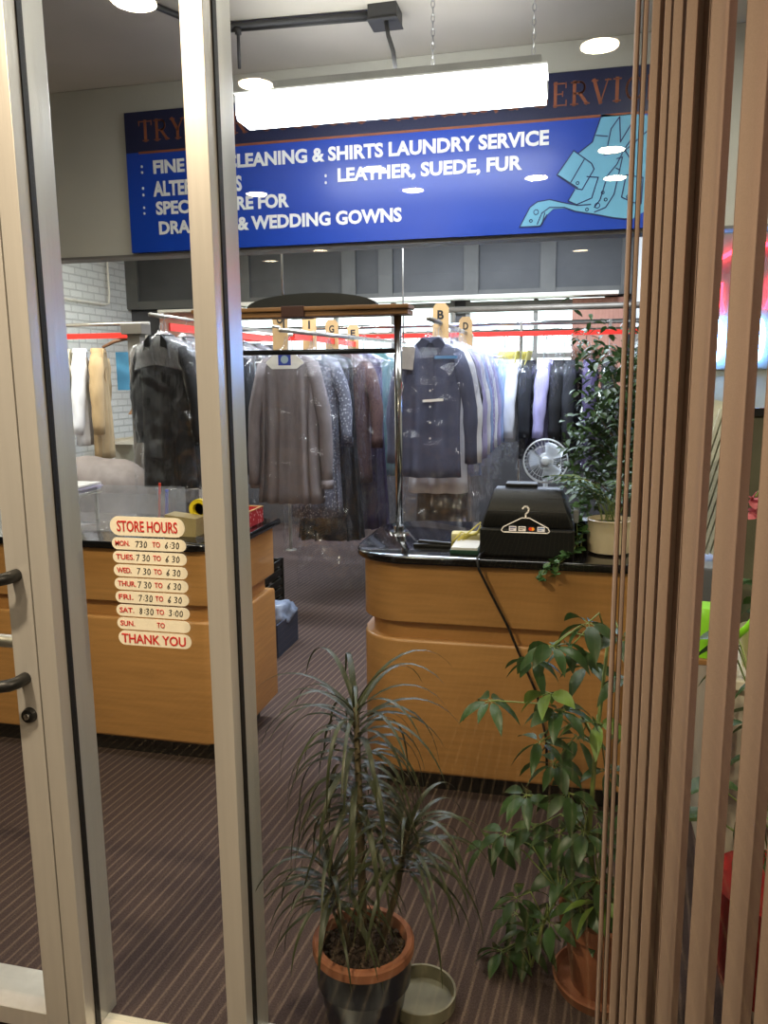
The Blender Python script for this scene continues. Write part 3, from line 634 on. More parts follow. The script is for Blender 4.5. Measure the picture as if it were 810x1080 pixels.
bm = B(); tube(bm, [(-1.92, 3.42, .982), (-1.905, 3.42, 1.16)], .006, 8); tag(obj('pen', bm, mat('red_pen', (210,60,40), .4)), 'red pen standing upright behind the acrylic tray', 'pen')
bm = B(); tube(bm, [(-1.88, 3.42, .982), (-1.87, 3.42, 1.13)], .008, 8); tag(obj('pen', bm, mat('blue_pen', (40,60,190), .4)), 'blue pen standing upright behind the acrylic tray', 'pen')
bpy.data.objects['pen'].name = 'pen'

# floor things behind the left counter
ox = -2.26
cr = thing('plastic_crate', 'black slatted plastic crate on the carpet behind the left counter', 'crate', (ox, 5.15, 0))
bm = B()
for k in range(5):
    z = .05+k*.07
    for y in (4.97, 5.33): box(bm, (ox, y, z), (.46, .012, .045))
    for x in (ox-.23, ox+.23): box(bm, (x, 5.15, z), (.012, .36, .045))
for x in (ox-.23, ox-.115, ox, ox+.115, ox+.23):
    for y in (4.97, 5.33): box(bm, (x, y, .18), (.024, .02, .36))
obj('slatted_walls', bm, BLACK, cr)
bm = B(); box(bm, (ox, 5.15, .01), (.46, .36, .016)); obj('crate_base', bm, BLACK, cr)
sb = thing('shallow_box', 'dark blue shallow open box on the carpet by the end of the left counter', 'box', (-1.92, 4.45, 0))
bm = B()
for c, s_ in (((-1.92,4.27,.1),(.5,.01,.2)), ((-1.92,4.63,.1),(.5,.01,.2)), ((-1.67,4.45,.1),(.01,.36,.2)), ((-2.17,4.45,.1),(.01,.36,.2)), ((-1.92,4.45,.008),(.5,.36,.012))): box(bm, c, s_)
obj('box_walls', bm, mat('dark_blue_card', (44,50,70), .7), sb)
bm = B()
bmesh.ops.create_icosphere(bm, subdivisions=3, radius=.13)
for v in bm.verts:
    n_ = noise.noise(v.co*14); v.co *= 1+.45*n_; v.co.z *= .7
bmesh.ops.translate(bm, verts=bm.verts[:], vec=(-1.76, 4.5, .2))
tag(obj('crumpled_plastic_bag', bm, mat('blue_grey_film', (128,140,164), .25, 0, .3, 20), smooth='all'), 'crumpled blue grey plastic bag in the dark blue shallow box', 'bag')

# ------------------------------------------------------------------ garments
def sgn(a, p): return math.copysign(abs(a)**p, a)
def ring(hw, hd, z, n=28, fold=0, k=5, ph=0, p=.75, cx=0, cy=0):
    r = []
    for i in range(n):
        a = 2*PI*i/n
        x = hw*sgn(math.cos(a), p); y = hd*sgn(math.sin(a), .9)
        if fold: y += fold*math.sin(k*x/max(hw,.01)*2.2+ph)*(1 if math.sin(a) < 0 else -.6); x += fold*.4*math.sin(k*a+ph*2)
        r.append(Vector((x+cx, y+cy, z)))
    return r
def torso_bm(W, D, L, seed, flare=1.0, fold=.012):
    bm = B(); rs = []; N = 52
    q = random.Random(seed); ph = q.uniform(0,6); k = q.choice((4,5,6)) if fold < .03 else 8
    for z, w, d_ in ((-.125,.055,.045),(-.14,.075,.05),(-.155,.11,.052),(-.175,.165,.055),(-.2,W*.94,.06),(-.235,W,.068)):
        rs.append(ring(w, d_, z, N))
    n = 11
    for i in range(1, n+1):
        t = i/n; z = -.235-(L-.235)*t
        w = W*(1-.10*math.sin(t*PI*.9)+(flare-1)*t); rs.append(ring(w, D*(.9+.35*t), z+.012*math.sin(ph+t*3), N, fold=fold*min(1, t*1.6+.15)*1.3, k=k, ph=ph+t*.6))
    loft(bm, rs); return bm
def sleeves(bm, W, SL, seed, r0=.068, r1=.048):
    q = random.Random(seed+5)
    for s in (-1, 1):
        o = q.uniform(-.02, .03); b = q.uniform(-.03,.03)
        pts = []; rr = []
        for i in range(9):
            t = i/8
            pts.append((s*(W*.80+.075*min(1, t*2.2)+.015*t), -.01+o*t+b*t*t, -.205-SL*t)); rr.append((r0*(1-t)+r1*t)*(.75 if i == 0 else 1)*(1+.08*math.sin(i*2.1+seed)))
        tube(bm, pts, rr, 14, flat=.8)
def bag_bm(W, D, L, seed, top=-.035, gather=True, open_w=1.0):
    bm = B(); q = random.Random(seed+9); rs = []; off = q.uniform(0,50)
    zs = [(top, .018, .014), (-.09, .03, .025), (-.125, .07, .05), (-.155, .13, .065), (-.19, W*.92, .08), (-.23, W*1.02, .092)]
    n = 20
    for i in range(1, n+1):
        t = i/n; zs.append((-.23-(L-.23)*t, W*(1.03-.04*math.sin(t*PI)+.06*(open_w-1)*t), D*(1.0+.25*t)))
    N = 30
    for j, (z, w, d_) in enumerate(zs):
        r = []
        for p in ring(w, d_, z, N):
            a = noise.noise(Vector((p.x*9+off, p.y*9, p.z*4)))*.5+q.uniform(-.5,.5)
            amp = .028*min(1, abs(z)*3.5)
            nrm = Vector((p.x/max(w,.01), p.y/max(d_,.01), 0))
            if nrm.length > 0: nrm.normalize()
            r.append(p+nrm*a*amp+Vector((q.uniform(-.006,.006), 0, q.uniform(-.016,.016) if j > 2 else 0)))
        rs.append(r)
    loft(bm, rs, True, False); bmesh.ops.triangulate(bm, faces=bm.faces[:]); return bm
def hook(parent, col=WIRE, W=.2):
    bm = B()
    tube(bm, [(-.018,0,-.012),(-.0165,0,.008),(0,0,.02),(.0165,0,.008),(.018,0,-.012),(.006,0,-.035),(0,0,-.05),(0,0,-.13)], .0022, 6)
    tube(bm, [(0,0,-.13),(-W*.9,0,-.205)], .004, 6); tube(bm, [(0,0,-.13),(W*.9,0,-.205)], .004, 6); tube(bm, [(-W*.9,0,-.205),(W*.9,0,-.205)], .003, 6)
    return obj('hanger', bm, col, parent, 'all', world=False)
seedc = [100]
def garment(name, label, cat, loc, rot, m, W=.21, D=.075, L=.95, SL=.56, bag=.15, film=None, flare=1.0, fold=.017, kind='shirt', group=None, sleeve=True, collar_m=None, cape=False):
    seedc[0] += 1; sd = seedc[0]
    t = thing(name, label, cat, loc, rot, group)
    hook(t, W=min(W, .2))
    if kind == 'trousers':
        bm = B(); rs = []
        for z in (-.205, -.215, -.25, -.4, -.6, -.8, -L):
            rs.append(ring(.15, .02+.012*min(1, (-.2-z)*3), z, 20, fold=.004, k=3, ph=sd))
        loft(bm, rs); obj('folded_legs', bm, m, t, 'all', world=False)
    else:
        bm = torso_bm(W, D, L, sd, flare, fold); obj('body', bm, m, t, 'all', world=False)
        if sleeve:
            bm = B(); sleeves(bm, W, SL, sd); obj('sleeves', bm, m, t, 'all', world=False)
        if kind == 'blouse' and sleeve:
            bm = B()
            for s in (-1, 1): tube(bm, [(s*(W*.80+.088), -.01, -.205-SL-.03), (s*(W*.80+.088), -.01, -.205-SL+.03)], .053, 14, flat=.8)
            obj('cuffs', bm, m, t, 'all', world=False)
        if kind == 'shirt':
            bm = B()
            loft(bm, [ring(.062,.05,-.145,20), ring(.058,.046,-.108,20), ring(.064,.054,-.110,20), ring(.078,.066,-.145,20)], False, False)
            for s in (-1, 1):
                prism(bm, [(s*.006,-.135),(s*.05,-.112),(s*.095,-.152),(s*.055,-.215)], -.068, -.076)
            obj('collar', bm, collar_m or m, t, True, world=False)
            bm = B(); box(bm, (0, -D*1.0-.004, -.19-(L-.3)*.5), (.032, .006, (L-.35)), Matrix.Rotation(.03, 3, 'X')); pk = obj('button_placket', bm, m, t, world=False)
            bm = B()
            for k in range(6): disc_y(bm, 0, -D-.006-.004*k/5, -D-.010-.004*k/5, -.24-k*.10, .006, 10)
            obj('buttons', bm, WHITE, pk, world=False)
        if kind == 'jacket':
            bm = B()
            loft(bm, [ring(.066,.052,-.15,20), ring(.062,.05,-.118,20), ring(.07,.058,-.118,20), ring(.095,.066,-.155,20)], False, False)
            for s in (-1, 1):
                prism(bm, [(s*.05,-.12),(s*.095,-.16),(s*.11,-.27),(s*.08,-.28),(s*.015,-.50),(s*.003,-.50)], -D*.9, -D*1.12)
            obj('lapels', bm, collar_m or m, t, world=False)
    if cape:
        bm = B(); loft(bm, [ring(.03,.03,-.10,24), ring(.07,.06,-.125,24), ring(.13,.072,-.155,24), ring(W*1.0,.085,-.19,24), ring(W*1.12,.092,-.24,24), [p+Vector((0,0,-.05*abs(math.cos(i*2*PI/24)))) for i, p in enumerate(ring(W*1.2,.10,-.31,24))]], False, False)
        obj('shoulder_cover', bm, CAPE, t, 'all', world=False)
    if bag is not None:
        bm = bag_bm(max(W+.075, .17) if kind != 'trousers' else .19, D*1.35 if kind != 'trousers' else .06, L+bag, sd); obj('plastic_cover', bm, film or FILM, t, False, world=False)
    return t
def fab(n, c, rough=.85, var=.15, sc=14): return mat(n, c, rough, 0, var, sc, .15, (1,1,.4))
BLKS = fab('black_suiting', (15,15,18)); CHAR = fab('charcoal_suiting', (28,29,34)); NVY = fab('navy_cotton', (76,80,104)); WHT = fab('white_cotton', (222,222,228)); LAV = fab('lavender_cotton', (170,164,206)); BLU = fab('pale_blue_cotton', (150,170,214))
GRYB = fab('grey_chiffon', (118,111,114)); TEAL = fab('teal_cotton', (104,140,140)); BRN = patmat('brown_check', (88,64,62), (60,42,44), 70); PNK = fab('dusty_pink', (168,112,110)); TAN = fab('tan_wool', (172,146,108)); CRM = fab('cream_wool', (206,196,170))
FLOR = patmat('grey_floral', (96,98,112), (168,170,180), 55); PURP = fab('dark_purple', (70,60,92)); CAPE = filmmat('shoulder_film', .22, .6, (.9,.9,.92), .10, .2)
PALEY = mat('yellow_paper', (226,214,120), .8); VIO = patmat('violet_stripe', (150,140,190), (200,196,226), 40)

def rail(name, label, pts, r, m, posts=(), band=None, extra=None):
    t = thing(name, label, 'clothes rail', (posts[0][0], posts[0][1], 0) if posts else pts[0])
    bm = B(); tube(bm, pts, r, 12); obj('rail', bm, m, t, 'all')
    for x, y, z in posts:
        bm = B(); tube(bm, [(x, y, 0), (x, y, z)], .016, 12); lathe(bm, [(.016,.012),(.05,.008),(.055,0),(.016,0)], (x, y, 0), 16); obj('post', bm, m, t, True)
    if band:
        c, s = band; bm = B(); box(bm, c, s); obj('red_band', bm, RED, t)
    return t
def xC(y): return -1.83+.15*(y-5.05)
rail('garment_rail', 'steel clothes rail holding the bagged black suits on the left', [(-2.62, 4.7, 2.05), (-2.62, 7.2, 2.05)], .014, PIPE, [(-2.62, 7.15, 2.05)], ((-2.595, 6.0, 1.985), (.012, 2.2, .05)))
rail('garment_rail', 'steel clothes rail behind the wooden hanging stand with letter dividers', [(xC(4.95), 4.95, 1.95), (xC(7.25), 7.25, 1.95)], .014, PIPE, [],  ((-1.93, 6.3, 1.94), (.012, 1.7, .045)))
rc_ = [o for o in C.objects if o.get('label', '').startswith('steel clothes rail behind the wooden')][0]
bm = B(); tube(bm, [(-1.95, 5.1, 1.985), (-1.95, 7.25, 1.985)], .009, 10); obj('divider_rail', bm, PIPE, rc_, 'all')
for y_ in (5.0, 7.2):
    bm = B(); tube(bm, [(xC(y_), y_, 1.95), (xC(y_), y_, CZ)], .007, 8); obj('ceiling_rod', bm, PIPE, rc_, 'all')
rail('garment_rail', 'steel clothes rail carrying the dark blue shirt in the middle', [(-.88, 4.95, 2.0), (-.88, 7.15, 2.0)], .015, PIPE, [(-.88, 7.1, 2.0)])
cv = rail('garment_conveyor', 'long chrome double rail with red strip crossing before the bright back window', [(-3.6, 7.42, 2.11), (.75, 7.42, 2.11)], .02, CHROME, [(-.47, 7.42, 2.11), (.72, 7.42, 2.11), (-3.55, 7.42, 2.11)], ((-1.55, 7.36, 2.015), (4.3, .008, .042)))
bm = B(); tube(bm, [(-3.6, 7.46, 2.045), (.75, 7.46, 2.045)], .014, 10); obj('lower_rail', bm, PIPE, cv, 'all')
for x in (-3.4, -2.2, -1.2, -.47, .3, .7):
    bm = B(); box(bm, (x, 7.40, 2.06), (.02, .06, .13)); obj('bracket', bm, PIPE, cv)
rail('overhead_pipe', 'brown grey pipe running level above the conveyor in front of the dark transoms', [(-1.2, 7.9, 2.28), (2.25, 7.9, 2.28)], .03, BRPIPE, [(-1.15, 7.9, 2.28), (2.2, 7.9, 2.28)])
rail('garment_rail', 'pale double rail with red strip holding the coats by the brick wall', [(-4.9, 6.35, 2.12), (-3.55, 6.35, 2.12)], .016, PIPE, [(-3.58, 6.35, 2.12), (-4.85, 6.35, 2.12)], ((-4.25, 6.31, 2.02), (1.1, .008, .045)))
bm = B(); box(bm, (-3.42, 5.9, 1.0), (.11, .09, 2.0), bev=.003); box(bm, (-3.42, 5.9, 2.04), (.18, .15, .08), bev=.004); tag(obj('wooden_post', bm, mat('grey_brown_post', (84,77,68), .7)), 'square grey brown post with a block on top left of the bagged suits', 'post')

# letter dividers
def divider(ch, x, y, z, rz=0):
    t = thing('letter_divider', 'cream card rail divider printed with the letter %s' % ch, 'divider', (x, y, z), rz, 'letter dividers on the clothes rails')
    bm = B(); prism(bm, [(-.055,-.17),(.055,-.17),(.055,.10),(.03,.13),(-.03,.13),(-.055,.10)], -.003, .003); c_ = obj('card', bm, CARD, t, world=False)
    bm = B(); textbm(bm, ch, -.007 if ch == 'I' else -.022, .007 if ch == 'I' else .022, .025, .06, -.0035, .03); obj('printed_letter', bm, INK, t, world=False)
for ch, y in (('O', 5.235), ('I', 5.86), ('G', 6.44), ('E', 7.1)): divider(ch, -1.95, y, 1.985)
for ch, y in (('B', 5.43), ('D', 6.72)): divider(ch, -.88, y, 2.0)

# suits, left rail
suit = [('suit_jacket', 'black suit in clear plastic, front of the left rail', BLKS, 4.86, .34, 1.22), ('suit_jacket', 'black suit with pale trousers edge in clear plastic, second on the left rail', CHAR, 5.17, .36, 1.25),
        ('suit_jacket', 'charcoal suit in clear plastic, third on the left rail', BLKS, 5.48, .36, 1.2), ('suit_jacket', 'black suit in clear plastic, fourth on the left rail', CHAR, 5.79, .34, 1.25),
        ('suit_jacket', 'black suit in clear plastic, fifth on the left rail beside the mullion', BLKS, 6.1, .3, 1.2), ('suit_jacket', 'dark suit in clear plastic, sixth on the left rail', BLKS, 6.41, .3, 1.2), ('suit_jacket', 'dark suit in clear plastic, last on the left rail', CHAR, 6.75, .3, 1.2)]
for n_, l_, m_, y, r_, L_ in suit: garment(n_, l_, 'suit', (-2.62, y, 2.05), -r_+.1, m_, L=L_-.1, SL=.62, bag=.22, W=.215, kind='jacket', film=FILMT, cape=True, group='bagged suits on the left rail')
garment('long_coat', 'cream coat in plastic hanging beside the grey brown post', 'coat', (-3.1, 5.72, 2.05), -.5, CRM, L=1.05, SL=.6, bag=.1, kind='jacket')
# middle rail: blouse etc
bl = garment('blouse', 'sheer grey long sleeved blouse with blue collar card behind the wooden hanging stand', 'blouse', (xC(5.05), 5.05, 1.95), .04, GRYB, W=.20, L=1.12, SL=.80, bag=.16, kind='blouse', flare=1.12, fold=.032, film=FILMC)
bm = B(); prism(bm, [(-.13,-.205),(-.05,-.13),(.05,-.13),(.13,-.205),(.08,-.245),(-.09,-.245)], -.078, -.083); cc = obj('collar_card', bm, WHITE, bl, world=False)
bm = B(); box(bm, (.0, -.085, -.185), (.085, .002, .075)); lb_ = obj('blue_label', bm, BLUEL, cc, world=False)
bm = B(); disc_y(bm, 0, -.0862, -.0872, -.185, .026, 16); obj('label_disc', bm, mat('pale_label', (150,170,180)), lb_, world=False)
mid = [('print_dress', 'grey floral dress in plastic next behind the grey blouse', 'dress', FLOR, 5.42, 1.3, .17, 'blouse', .55, 1.1),
       ('checked_jacket', 'brown checked long jacket with pink ruffle in plastic on the lettered rail', 'jacket', BRN, 5.85, 1.10, .2, 'jacket', .62, 1.0), ('shirt', 'teal shirt in plastic on the lettered rail', 'shirt', TEAL, 6.42, 1.1, .2, 'shirt', .62, 1.0),
       ('shirt', 'white shirt in plastic on the lettered rail', 'shirt', WHT, 6.72, 1.0, .21, 'shirt', .6, 1.0), ('suit_jacket', 'black jacket in plastic at the far end of the lettered rail', 'jacket', BLKS, 7.0, 1.15, .2, 'jacket', .62, 1.0)]
for n_, l_, c_, m_, y, L_, W_, k_, SL_, fl_ in mid: g_ = garment(n_, l_, c_, (xC(y)+(.06 if 'checked' in l_ else .07 if y > 6.3 else 0), y, 1.95), rnd.uniform(-.3,.2), m_, W=W_, L=L_, SL=SL_, bag=.25, kind=k_, flare=fl_, fold=.02)
g_ = bpy.data.objects['checked_jacket']
bm = B()
for k in range(7): sphere(bm, (-.07+.012*math.sin(k*2.2), -.095, -.19-.045*k), .045-.003*k, (1,.4,.9), 10)
obj('pink_ruffle', bm, PNK, g_, 'all', world=False)
# long bags that reach the floor behind
for i, (y, m_, l_) in enumerate(((5.60, CHAR, 'long dark gown in plastic reaching the floor behind the grey blouse'), (6.08, PURP, 'long blue purple gown in plastic reaching the floor beside the right counter'))):
    garment('long_gown', l_, 'gown', (xC(y)+(.02 if i == 0 else .09), y, 1.95), .1, m_, W=.18 if i == 0 else .14, L=1.5, SL=.3, bag=.34, kind='blouse', flare=1.35, fold=.03, film=FILMT, sleeve=False)
# right rail shirts
bs = garment('dress_shirt', 'dark blue grey dress shirt with paper tag, front of the middle rail', 'shirt', (-.88, 5.08, 2.0), .05, NVY, W=.205, L=.98, SL=.70, bag=.35, kind='shirt', film=FILMC)
bm = B(); box(bm, (-.155, -.09, -.235), (.11, .002, .14), Matrix.Rotation(.12, 3, 'Y')); obj('paper_tag', bm, mat('grey_tag', (176,170,166), .7), bs, world=False)
bm = B(); box(bm, (.02, -.10, -.50), (.13, .002, .016), Matrix.Rotation(-.06, 3, 'Y')); obj('white_strip', bm, WHITE, bs, world=False)
bm = B(); box(bm, (.10, -.093, -.235), (.14, .002, .018)); obj('blue_strip', bm, mat('blue_strip', (90,140,190)), bs, world=False)
sh = [(WHT,'white',5.34,1.14),(LAV,'lavender',5.68,1.05),(WHT,'plain white',5.90,1.05),(BLU,'pale blue',6.10,1.1),(VIO,'violet striped',6.3,1.05),(WHT,'bright white',6.54,1.0),(LAV,'light lavender',6.78,1.05),(BLU,'light blue',7.0,1.0)]
ords = ['second','third','fourth','fifth','sixth','seventh','eighth','last']
for (m_, cn, y, L_), od in zip(sh, ords): garment('dress_shirt', '%s dress shirt in plastic, %s from the front on the middle rail' % (cn, od), 'shirt', (-.88, y, 2.0), rnd.uniform(-.12,.1), m_, L=L_, SL=.72, bag=.2, kind='shirt', group='bagged shirts on the middle rail')
garment('long_coat', 'long black coat in plastic hanging among the white shirts of the middle rail', 'coat', (-.88, 5.50, 2.0), .05, BLKS, W=.19, L=1.55, SL=.6, bag=.2, kind='jacket', film=FILMT)
# far row on the conveyor, seen edge on
far = [(-.62,'dress_shirt','pale blue shirt in plastic under a yellow ticket on the conveyor',BLU,'shirt',.85),(-.52,'dress_shirt','white shirt in plastic left of the chrome post on the conveyor',WHT,'shirt',.85),(-.40,'suit_jacket','dark green black jacket on the conveyor right of the chrome post',CHAR,'jacket',1.0),
       (-.25,'dress_shirt','lavender shirt in plastic above the fan',LAV,'shirt',1.0),(-.14,'suit_jacket','black jacket in plastic right of the lavender shirt',BLKS,'jacket',1.0),(-.02,'suit_jacket','grey topped dark jacket in plastic left of the tree leaves',CHAR,'jacket',.98),(.14,'long_coat','dark purple coat in plastic half hidden by the tree',PURP,'jacket',1.1),(.3,'long_coat','black coat in plastic behind the tree',BLKS,'jacket',1.1)]
for i, (x, n_, l_, m_, k_, L_) in enumerate(far):
    zz_ = 2.045-.2
    g = garment(n_, l_, k_, (x, 7.46, 1.90), PI/2-.12+rnd.uniform(-.08,.08), m_, W=.2, D=.042, L=L_, SL=.6, bag=.18, kind=k_)
    bm = B(); tube(bm, [(0,0,.018),(0,0,.15)], .0025, 6); tube(bm, [(0,.0,.15),(.014,0,.163),(0,0,.175)], .0022, 6); obj('long_hook', bm, WIRE, g, world=False)
    if i in (0, 1):
        bm = B(); box(bm, (.0, -.12, -.10), (.2, .003, .14), Matrix.Rotation(.2, 3, 'X')); box(bm, (.12, 0, -.10), (.003, .18, .14)); obj('yellow_ticket', bm, PALEY, g, world=False)
# empty wire hangers on the red strip
for i, x in enumerate((-.20, -.12, .02, .1)):
    t = thing('wire_hanger', 'empty wire hanger on the conveyor, %s of four from the chrome post' % ['first','second','third','fourth'][i], 'hanger', (x, 7.46, 2.045), 0, 'empty wire hangers on the conveyor')
    bm = B(); tube(bm, [(-.018,0,-.01),(-.012,0,.012),(0,0,.02),(.012,0,.012),(.018,0,-.01),(.004,0,-.04),(0,0,-.09)], .003, 6)
    tube(bm, [(0,0,-.09),(-.03,0,-.115),(-.035,0,-.14),(0,0,-.17),(.035,0,-.14),(.03,0,-.115),(0,0,-.09)], .003, 6); obj('wire', bm, DG_, t, 'all', world=False)
# coats by the brick wall
coats = [(-4.72,'dark bagged coat, leftmost by the brick wall',CHAR,1.25,.1),(-4.55,'red flecked dark dress in plastic by the brick wall',patmat('red_fleck', (50,46,50), (170,80,70), 50),1.2,.1),(-4.40,'cream jacket hanging left of the tan coat',CRM,.85,None),(-4.24,'white coat hanging just left of the tan coat',WHT,.95,None),(-4.06,'tan wool coat, rightmost on the rail by the brick wall',TAN,1.08,None)]
for x, l_, m_, L_, bg in coats: garment('long_coat', l_, 'coat', (x, 6.35, 2.0), 2.0+rnd.uniform(-.06,.06), m_, W=.21, D=.052, L=L_, SL=.65, bag=bg, kind='jacket').location.z = 2.035
bm = B(); box(bm, (-3.93, 6.6, 1.72), (.2, .003, .34), Matrix.Rotation(.3, 3, 'Z')); tag(obj('hanger_poster', bm, mat('blue_card', (64,126,160), .6)), 'blue and white card hanging on the rail behind the tan coat', 'card')
t = thing('wooden_hanger', 'brown wooden hanger on the rail right of the tan coat', 'hanger', (-3.78, 6.35, 2.12), .4)
bm = B(); tube(bm, [(-.018,0,-.01),(-.012,0,.014),(0,0,.021),(.012,0,.014),(.018,0,-.01),(.004,0,-.04),(0,0,-.12)], .003, 6); obj('hook', bm, WIRE, t, 'all', world=False)
bm = B(); tube(bm, [(-.2,0,-.2),(-.1,0,-.15),(0,0,-.125),(.1,0,-.15),(.2,0,-.2)], [.012,.016,.018,.016,.012], 10); obj('shoulder_bar', bm, mat('brown_hanger', (110,74,48), .5), t, 'all', world=False)
# covered pile and cartons below them
bm = B(); bmesh.ops.create_icosphere(bm, subdivisions=4, radius=.5)
for v in bm.verts:
    n_ = noise.noise(v.co*3)*.2+noise.noise(v.co*9)*.06; v.co *= 1+n_; v.co = Vector((v.co.x*1.35, v.co.y*.8, max(v.co.z*1.15, -.45)))
bmesh.ops.translate(bm, verts=bm.verts[:], vec=(-3.75, 5.72, .45))
tag(obj('covered_pile', bm, fab('grey_cover', (118,108,104), .7), smooth='all'), 'large pile under a grey cover on the floor below the coats', 'pile')
def carton(label, c, s, rz=0):
    t = thing('cardboard_box', label, 'box', (c[0], c[1], c[2]-s[2]/2), rz)
    bm = B()
    for cc_, ss in (((0,-s[1]/2,s[2]/2),(s[0],.008,s[2])), ((0,s[1]/2,s[2]/2),(s[0],.008,s[2])), ((-s[0]/2,0,s[2]/2),(.008,s[1],s[2])), ((s[0]/2,0,s[2]/2),(.008,s[1],s[2])), ((0,0,.006),(s[0],s[1],.008))): box(bm, cc_, ss)
    obj('walls', bm, BOXB, t, world=False)
    for sy in (-1, 1):
        bm = B(); box(bm, (0, sy*(s[1]/2+.05), s[2]+.03), (s[0], .12, .006), Matrix.Rotation(-sy*.55, 3, 'X')); obj('flap', bm, BOXB, t, world=False)
    return t
sh_ = thing('low_shelf', 'cream low shelf unit beside the brick wall holding a cardboard box', 'shelf', (-4.1, 7.6, 0))
bm = B()
for z in (.08, .55, 1.0): box(bm, (-4.15, 7.6, z), (1.0, .45, .03))
for x in (-4.64, -3.66): box(bm, (x, 7.6, .52), (.03, .45, 1.03))
obj('shelf_frame', bm, CREAM, sh_)
carton('open brown cardboard box on the low shelf behind the tan coat', (-4.15, 7.6, 1.16), (.5, .35, .28), .1)

# ------------------------------------------------------------------ fan
fx, fy, fz = -.195, 6.35, .985
fn = thing('pedestal_fan', 'white pedestal fan with wire guard standing behind the cash register', 'fan', (fx, fy+.1, 0))
WP = mat('white_plastic', (206,208,206), .35, 0, .03)
bm = B(); lathe(bm, [(.2,0),(.2,.02),(.06,.05),(.03,.06)], (fx, fy+.1, 0), 28); obj('base', bm, WP, fn, True)
bm = B(); tube(bm, [(fx, fy+.1, .04), (fx, fy+.1, fz-.04)], [.018,.018], 14); obj('pole', bm, WP, fn, 'all')
bm = B(); tube(bm, [(fx, fy-.0, fz), (fx, fy+.03, fz), (fx, fy+.14, fz), (fx, fy+.17, fz)], [.03,.06,.055,.03], 16); obj('motor', bm, WP, fn, 'all')
bm = B()
tube(bm, [(fx, fy-.05, fz), (fx, fy-.04, fz), (fx, fy, fz)], [.025,.036,.036], 16); obj('hub', bm, WP, fn, 'all')
for k in range(3):
    bm = B(); a0 = k*2*PI/3+.5; A = []
    for i in range(7):
        a = a0+i*.22-.2
        for r in (.03, .07, .12, .150):
            rr = r*(1 if .0 < i < 6 else .93); A.append(bm.verts.new((fx+rr*math.cos(a), fy-.015+.03*(i/6-.5)*(1-r), fz+rr*math.sin(a))))
    for i in range(6):
        for j in range(3): bm.faces.new((A[i*4+j], A[i*4+j+1], A[i*4+j+5], A[i*4+j+4]))
    g = bm.faces[:]; bmesh.ops.solidify(bm, geom=g, thickness=.004); obj('blade', bm, mat('blade_plastic', (214,218,222), .3), fn, 'all')
bm = B()
for yy, in ((fy-.055,), (fy+.045,)):
    for r in (.06, .12, .17) if yy < fy else (.17,):
        tube(bm, [(fx+r*math.cos(t*PI/20), yy+(.03 if r == .17 and yy < fy else 0), fz+r*math.sin(t*PI/20)) for t in range(41)], .0022 if r < .17 else .005, 6)
    for k in range(34):
        a = 2*PI*k/34; tube(bm, [(fx+.04*math.cos(a), yy, fz+.04*math.sin(a)), (fx+.12*math.cos(a+.1), yy, fz+.12*math.sin(a+.1)), (fx+.17*math.cos(a+.16), fy, fz+.17*math.sin(a+.16))], .001, 4)
obj('wire_guard', bm, WP, fn)

# ------------------------------------------------------------------ plants
def leafmat(n, c, rough=.4): return mat(n, c, rough, 0, .35, 12, 0, trans=.18)
L_DR = leafmat('dracaena_leaf', (54,60,34), .42); L_SC = leafmat('schefflera_leaf', (54,82,38), .38); L_FI = leafmat('ficus_leaf', (54,74,38), .4); L_PA = leafmat('palm_leaf', (56,88,48), .45); L_IV = leafmat('ivy_leaf', (74,112,58), .45); L_YG = leafmat('young_leaf', (112,140,56), .45)
def ribbonleaf(bm, p, d, L, w, droop, seg=8, fold=.25):
    """long narrow arching leaf"""
    p = Vector(p); d = Vector(d).normalized(); prev = None; step = L/seg
    for i in range(seg+1):
        t = i/seg
        side = d.cross(Vector((0,0,1)))
        side = side.normalized() if side.length > 1e-4 else Vector((1,0,0))
        nrm = side.cross(d).normalized()
        ww = w*min(1, .45+t*4)*(1-max(0, t-.3)/.7)**.8+.0004
        row = [bm.verts.new(p-side*ww+nrm*ww*fold), bm.verts.new(p), bm.verts.new(p+side*ww+nrm*ww*fold)]
        if prev:
            for j in range(2): bm.faces.new((prev[j], prev[j+1], row[j+1], row[j]))
        prev = row; p = p+d*step; d = (d+Vector((0,0,-droop*step*(0.6+t)))).normalized()
def leaf(bm, p, d, L, w, droop=2, q=rnd, seg=5, up=None):
    p = Vector(p); d = Vector(d).normalized(); prev = None; tw = q.uniform(-.7,.7)
    for i in range(seg+1):
        t = i/seg; side = d.cross(up or Vector((0,0,1))); side = side.normalized() if side.length > 1e-3 else Vector((1,0,0))
        side = Matrix.Rotation(tw, 3, d) @ side; nrm = side.cross(d)
        ww = w*math.sin(PI*(.06+.94*t)**.8)*.5 if t < 1 else .0006
        row = [bm.verts.new(p-side*ww+nrm*ww*.25), bm.verts.new(p), bm.verts.new(p+side*ww+nrm*ww*.25)]
        if prev:
            for j in range(2): bm.faces.new((prev[j], prev[j+1], row[j+1], row[j]))
        prev = row; p = p+d*L/seg; d = (d+Vector((0,0,-droop*L/seg))).normalized()
